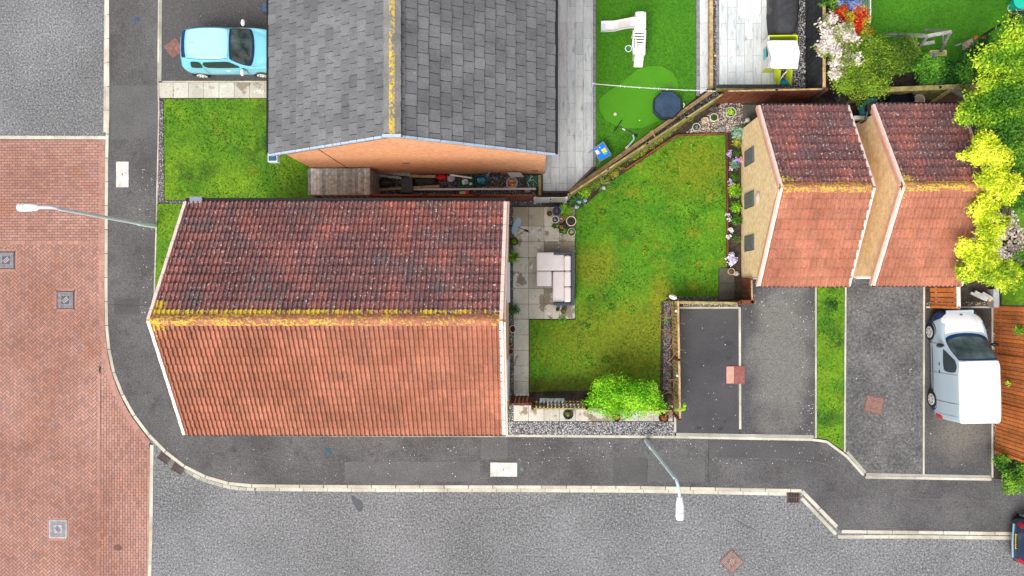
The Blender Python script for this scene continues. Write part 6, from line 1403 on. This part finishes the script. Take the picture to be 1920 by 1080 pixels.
t = thing('climber_shoot', pt(1272, 768, 1.4), 'thin yellow-green shoot reaching over the corner of the empty driveway', 'climber')
crown('leaves', [(pt(1276, 768, 1.4)[0], pt(1276, 768, 1.4)[1], 1.35, .25, .06, .06), (pt(1284, 760, 1.4)[0], pt(1284, 760, 1.4)[1], 1.35, .05, .12, .05)], 110, .09, LG, LEAF, t, lo=.1)
# dead vine stems on the trellis
m = MB()
for k in range(46):
    y = 566+(785-566)*random.random(); p = pt(1258+random.uniform(-3, 10), y, random.uniform(.7, 1.4)); pts = [p]
    d = Vector((random.uniform(-1, 1), random.uniform(-1, 1), 0)).normalized()
    for i in range(5): d = (d+Vector((-.06*(pts[-1].x > p.x), 0, 0))+Vector((random.uniform(-.6, .6), random.uniform(-.6, .6), random.uniform(-.2, .2)))).normalized(); q = pts[-1]+d*.10; q.z = min(1.5, max(.5, q.z)); pts.append(q)
    m.tube(pts, .009, 5, tint=random.choice([(1, 1, 1), (.7, .6, .5), (1.4, 1.3, 1.1)]))
m.build('bare_vine', M('vine_bark', (.26, .13, .07), (.36, .2, .12), s=5, tint=True), label='tangle of bare brown vine stems on the trellis fence', cat='climber')
for (x, y, l) in ((1268, 583, 'small white post light at the upper end of the trellis fence'), (1270, 704, 'small white post light at the lower end of the trellis fence')):
    p = pt(x, y, 1.4); m = MB(); m.lathe((p.x, p.y, 1.3), [(.035, 0), (.05, .1), (.02, .15)], 10); m.build('post_light', WHITEP, label=l, cat='garden light')
t = thing('bird_feeder', pt(1262, 557, ZP), 'white-topped bird feeder at the corner of the trellis fence', 'bird feeder')
p = pt(1262, 557, 1.5); m = MB(); m.tube([(p.x, p.y, ZP), (p.x, p.y, 1.5)], .02); m.build('pole', BLACKP, t); m = MB(); m.lathe((p.x, p.y, 1.45), [(.13, 0), (.14, .03), (.03, .12)], 14, sx=1, sy=.6, rz=-.3); m.build('roof', WHITEP, t)
plant('ground_plant', 1250, 600, .1, .16, .12, MG, 'small leafy weed in the gravel at the foot of the trellis', 'plant', 90, .06)
plant('ground_plant', 1031, 744, .3, .14, .25, MG, 'small green seedling by the gap-boarded fence', 'plant', 70, .07)
plant('ground_plant', 1560, 572, .12, .28, .1, [(.03, .12, .02), (.06, .2, .03)], 'dark green weed patch at the top of the grass strip', 'plant', 220, .07)
m = MB(); bx(m, 1012, 747, 1058, 755, .4, .5); single('glass_sheet', m, M('pale_glass_sheet', (.35, .42, .42), rough=.2), 'pale sheet of glass lying along the foot of the gap-boarded fence', 'glass sheet')
m = MB(); bx(m, 1026, 757, 1090, 761, 1.0, 1.06); single('grey_board', m, WOOD_S, 'grey board resting along the top of the gap-boarded fence', 'board')
# goal
t = thing('football_goal', pt(1630, 10, ZP), 'small white football goal with a net on the far lawn', 'goal')
m = MB(); z = .9; m.tube([pt(1632, -30, z), pt(1632, 40, z), pt(1630.5, 45, z*.6), pt(1620, 46, ZP+.05)], .025, 8); m.build('frame', WHITEP, t, smooth=True)
m = MB()
for k in range(12): y = -20+k*6; m.tube([pt(1631, y, .88), pt(1612-k*.2, y+2, ZP+.1)], .006, 4)
for k in range(7): f = k/6; m.tube([pt(1631-19*f, -22, .88*(1-f)+.12), pt(1631-19*f, 44, .88*(1-f)+.12)], .006, 4)
m.build('net', M('net_cord', (.55, .62, .55)), t)
for (x, y, r, l) in ((1622, 74, .12, 'white football under the edge of the hedge'), (1626, 84, .09, 'smaller white ball touching the football')):
    p = pt(x, y, ZP+r); m = MB(); m.blob((p.x, p.y, .35+r), (r, r, r), .02, (.8, .8, .82), 14, 10); m.build('football', PAINT, label=l, cat='ball', smooth=True)
# timber swing frame
t = thing('swing_frame', pt(1730, 80, ZP), 'weathered timber swing frame on the far lawn', 'swing frame')
def bm(p, q, zp, zq, w=.09, nm='beam'): m = MB(); m.beam(pt(*p, zp), pt(*q, zq), w, w); m.build(nm, WOOD_G, t)
bm((1738, 68), (1783, 60), 1.9, 1.9, .11, 'crossbar'); bm((1740, 67), (1661, 66), 1.85, ZP, .09, 'leg'); bm((1738, 68), (1717, 97), 1.85, ZP, .09, 'leg'); bm((1782, 60), (1733, 55), 1.85, ZP, .09, 'leg'); bm((1782, 60), (1761, 102), 1.85, ZP, .09, 'leg'); bm((1709, 67), (1718, 98), .9, .3, .06, 'brace'); bm((1768, 66), (1769, 86), 1.7, .6, .05, 'brace')
m = MB(); m.beam(pt(1720, 84, .6), pt(1752, 79, .6), .12, .04); m.build('swing_seat', WOOD_S, t)
t = thing('plastic_tray', pt(1760, 98, ZP), 'pale yellow plastic tray under the swing frame', 'tray'); m = MB(); bx(m, 1744, 93, 1776, 106, ZP, .35); m.build('tray', M('cream_yellow_plastic', (.72, .68, .30), rough=.4), t, bevel=.03); m = MB(); bx(m, 1748, 95, 1772, 103, .3, .36); m.build('sand', M('olive_sand', (.45, .44, .10), (.5, .5, .2), s=9), t)
flowers('flowers', [(1752, 106)], 1.3, [(.2, .16, .6), (.4, .35, .8)], 60, .06, None, .14, label='violet flower head below the yellow tray', cat='flower')
t = thing('timber_box', pt(1813, 82, ZP), 'weathered slatted timber box at the end of the far lawn', 'planter box')
for k in range(5): m = MB(); m.beam(pt(1806+k*4, 72+abs(k-4)*2.2, .5), pt(1807+k*4, 97-k*.8, .5), .07, .05, tint=(1+.25*(k % 3), 1, .95)); m.build('slat', WOOD_T if k % 2 else WOOD_G, t)
m = MB(); m.beam(pt(1790, 86, .5), pt(1802, 82, .55), .04, .04); m.build('handle', WOOD_G, t)
for (x, l) in ((1830, 'small red toy figure beside the slatted timber box'), (1846, 'red-topped toy at the foot of the black pole')):
    p = pt(x, 70, .5); t = thing('toy', (p.x, p.y, ZP), l, 'toy'); m = MB(); m.blob((p.x, p.y, .5), (.08, .06, .05), .1, (.8, .08, .05)); m.build('head', PAINT, t); m = MB(); m.blob((p.x, p.y-.1, .3), (.1, .1, .18), .1, (.03, .06, .15)); m.build('body', PAINT, t)
m = MB(); m.tube([pt(1840, 68, .8), pt(1908, 27, 1.6)], .04, 8); single('black_pole', m, BLACKP, 'long black pole slanting across the corner of the far lawn', 'pole')
t = thing('laundry_basket', pt(1898, 16, ZP), 'openwork white basket tipped over at the top right corner', 'basket')
c = pt(1896, 18, .25); m = MB(); ax0, ax1 = Vector((c.x, c.y, .3)), Vector((c.x+.42, c.y+.30, .38))
for k in range(12):
    a = 2*math.pi*k/12; q = Vector((-.5*math.sin(a)*.4, .8*math.sin(a)*.4, math.cos(a)*.4)); m.tube([ax0+q*.45, ax1+q], .016, 5)
for (cc, s_) in ((ax0, .45), (ax1, 1)): m.tube([cc+Vector((-.5*math.sin(a)*.4, .8*math.sin(a)*.4, math.cos(a)*.4))*s_ for a in [2*math.pi*k/16 for k in range(17)]], .02, 6)
m.build('wicker', M('bleached_wicker', (.62, .60, .52)), t)
t = thing('water_butt', pt(1915, 4, ZP), 'turquoise plastic tub at the top right corner', 'tub'); c = pt(1915, 2, .6); m = MB(); m.lathe((c.x, c.y, ZP), [(.2, 0), (.28, .5), (.3, .55), (.1, .6)], 20); m.build('tub', M('turquoise_plastic', (.01, .48, .34), rough=.3), t)
p = pt(1918, 38, .5); m = MB(); m.blob((p.x, p.y, .5), (.3, .3, .35), .3, None, 14, 8); single('covered_bundle', m, M('dark_teal_cover', (.01, .03, .04), (.03, .07, .08), s=4, bump=.5, bs=6), 'dark teal bundle below the turquoise tub', 'bundle')
# behind the garages
p = pt(1627, 205, 1.2); m = MB(); m.prism([P2(x, y, 1.0) for x, y in ((1612, 200), (1628, 184), (1645, 184), (1644, 213), (1614, 215))], .9, 1.0); single('tarpaulin', m, M('teal_tarp', (.02, .18, .20), (.05, .30, .32), s=4, bump=.8, bs=5), 'teal tarpaulin in the gap between the two garages', 'tarpaulin')
m = MB(); bx(m, 1601, 217, 1628, 224, .8, 1.0); single('white_box', m, WHITEP, 'white box in the gap between the two garages', 'box')
t = thing('plastic_tub', pt(1693, 187, ZP), 'large black tub behind the second garage', 'tub'); c = pt(1692, 187, 1.2); m = MB(); m.lathe((c.x, c.y, ZP), [(.28, 0), (.36, 1.05), (.38, 1.1), (.35, 1.1), (.3, .9)], 22, sx=1.15); m.build('tub', M('black_blue_plastic', (.008, .01, .02), rough=.3), t)
t = thing('plant_pot', pt(1725, 187, ZP), 'round cream pot of pale gravel beside the black tub', 'plant pot'); c = pt(1724.5, 187, .9); m = MB(); m.lathe((c.x, c.y, .5), [(.16, 0), (.2, .38), (.17, .38), (.16, .3)], 20); m.build('pot', CREAMP, t); m = MB(); m.lathe((c.x, c.y, .82), [(.17, 0), (.1, .03)], 14); m.build('gravel', GRAVP, t)
m = MB(); m.prism([P2(x, y, .6) for x, y in ((1652, 183), (1672, 175), (1706, 178), (1712, 197), (1655, 197))], .3, .6); single('dark_tarpaulin', m, M('black_tarp', (.012, .02, .028), (.03, .04, .05), s=5, rough=.4, bump=.6, bs=6), 'shiny black tarpaulin left of the black tub', 'tarpaulin')
m = MB(); m.beam(pt(1738, 198, .6), pt(1783, 166, 1.5), .12, .12); single('timber_prop', m, WOOD_M, 'mossy timber prop slanting behind the second garage', 'timber')
m = MB(); m.beam(pt(1784, 166, 1.5), pt(1812, 184, .7), .10, .10); single('timber_prop', m, WOOD_G, 'grey timber prop descending under the big tree', 'timber')
m = MB(); q = [P2(x, y, .9) for x, y in ((1740, 200), (1783, 175), (1820, 190), (1815, 205))]; m.prism(q, .82, .9); single('shed_roof', m, M('brown_felt', (.09, .055, .035), (.14, .09, .06), s=3, fine=.3), 'low brown shed roof behind the second garage', 'shed')
# bits south of the second garage
for i, (p, q, l) in enumerate((((1820, 549), (1850, 563), 'grey timber offcut behind the low wall, left of three'), ((1828, 547), (1858, 562), 'grey timber offcut behind the low wall, middle of three'), ((1842, 549), (1866, 563), 'grey timber offcut behind the low wall, right of three'))):
    m = MB(); m.beam(pt(*p, .35+.02*i), pt(*q, .35+.02*i), .09, .06); single('timber_offcut', m, WOOD_S, l, 'timber', group='timber offcuts behind the low wall')
m = MB(); p = pt(1854, 561, .4); m.tube([(p.x, p.y, .38), (p.x+.08, p.y-.03, .38)], .06, 10); single('log', m, M('cut_wood', (.60, .42, .18)), 'short round log with a pale cut end by the offcuts', 'log')
for k, (x, y, r, l) in enumerate(((1880, 443, .16, 'white rounded stone in the middle of the stony pond'), (1874, 451, .14, 'pale grey stone left of the white one in the pond'), (1878, 468, .13, 'brownish stone at the lower pond edge'), (1892, 412, .2, 'flat grey stone at the upper pond edge'), (1866, 483, .14, 'pale stone under the yellow-green tree'))):
    p = pt(x, y, .2); m = MB(); m.blob((p.x, p.y, .15), (r, r*.8, r*.6), .25, (1.9, 1.9, 1.9) if k == 0 else (1.2, 1.15, 1.1), 12, 8); m.build('boulder', STONEM, label=l, cat='stone')
m = MB(); m.prism([P2(x, y, ZP+.02) for x, y in ((1868, 410), (1890, 405), (1908, 430), (1912, 470), (1895, 490), (1870, 478), (1860, 450))], ZP-.05, ZP+.006); m.build('pond_water', M('murky_water', (.035, .028, .012), (.08, .065, .03), s=2.5, rough=.1, spec=.7), kind='structure')
tree('shrub', 'low green shrub at the lower right of the stony pond', (1900, 505), [(1905, 490, .6, .4, .35), (1915, 510, .5, .35, .3)], 1400, .07, MG, cat='shrub', trunk=False)
plant('ivy_sprig', 1910, 620, 1.7, .22, .15, MG, 'green sprig poking over the orange-brown fence, upper one', 'plant', 110, .09)
plant('ivy_sprig', 1890, 718, 1.0, .12, .1, LG, 'green sprig growing through the orange-brown fence, lower one', 'plant', 40, .09)
m = MB(); bx(m, 492, 7, 505, 22, ZP, .3); single('downpipe_grate', m, BLUEM, 'small blue-grey gully box at the corner of the slate-roofed house', 'drain')
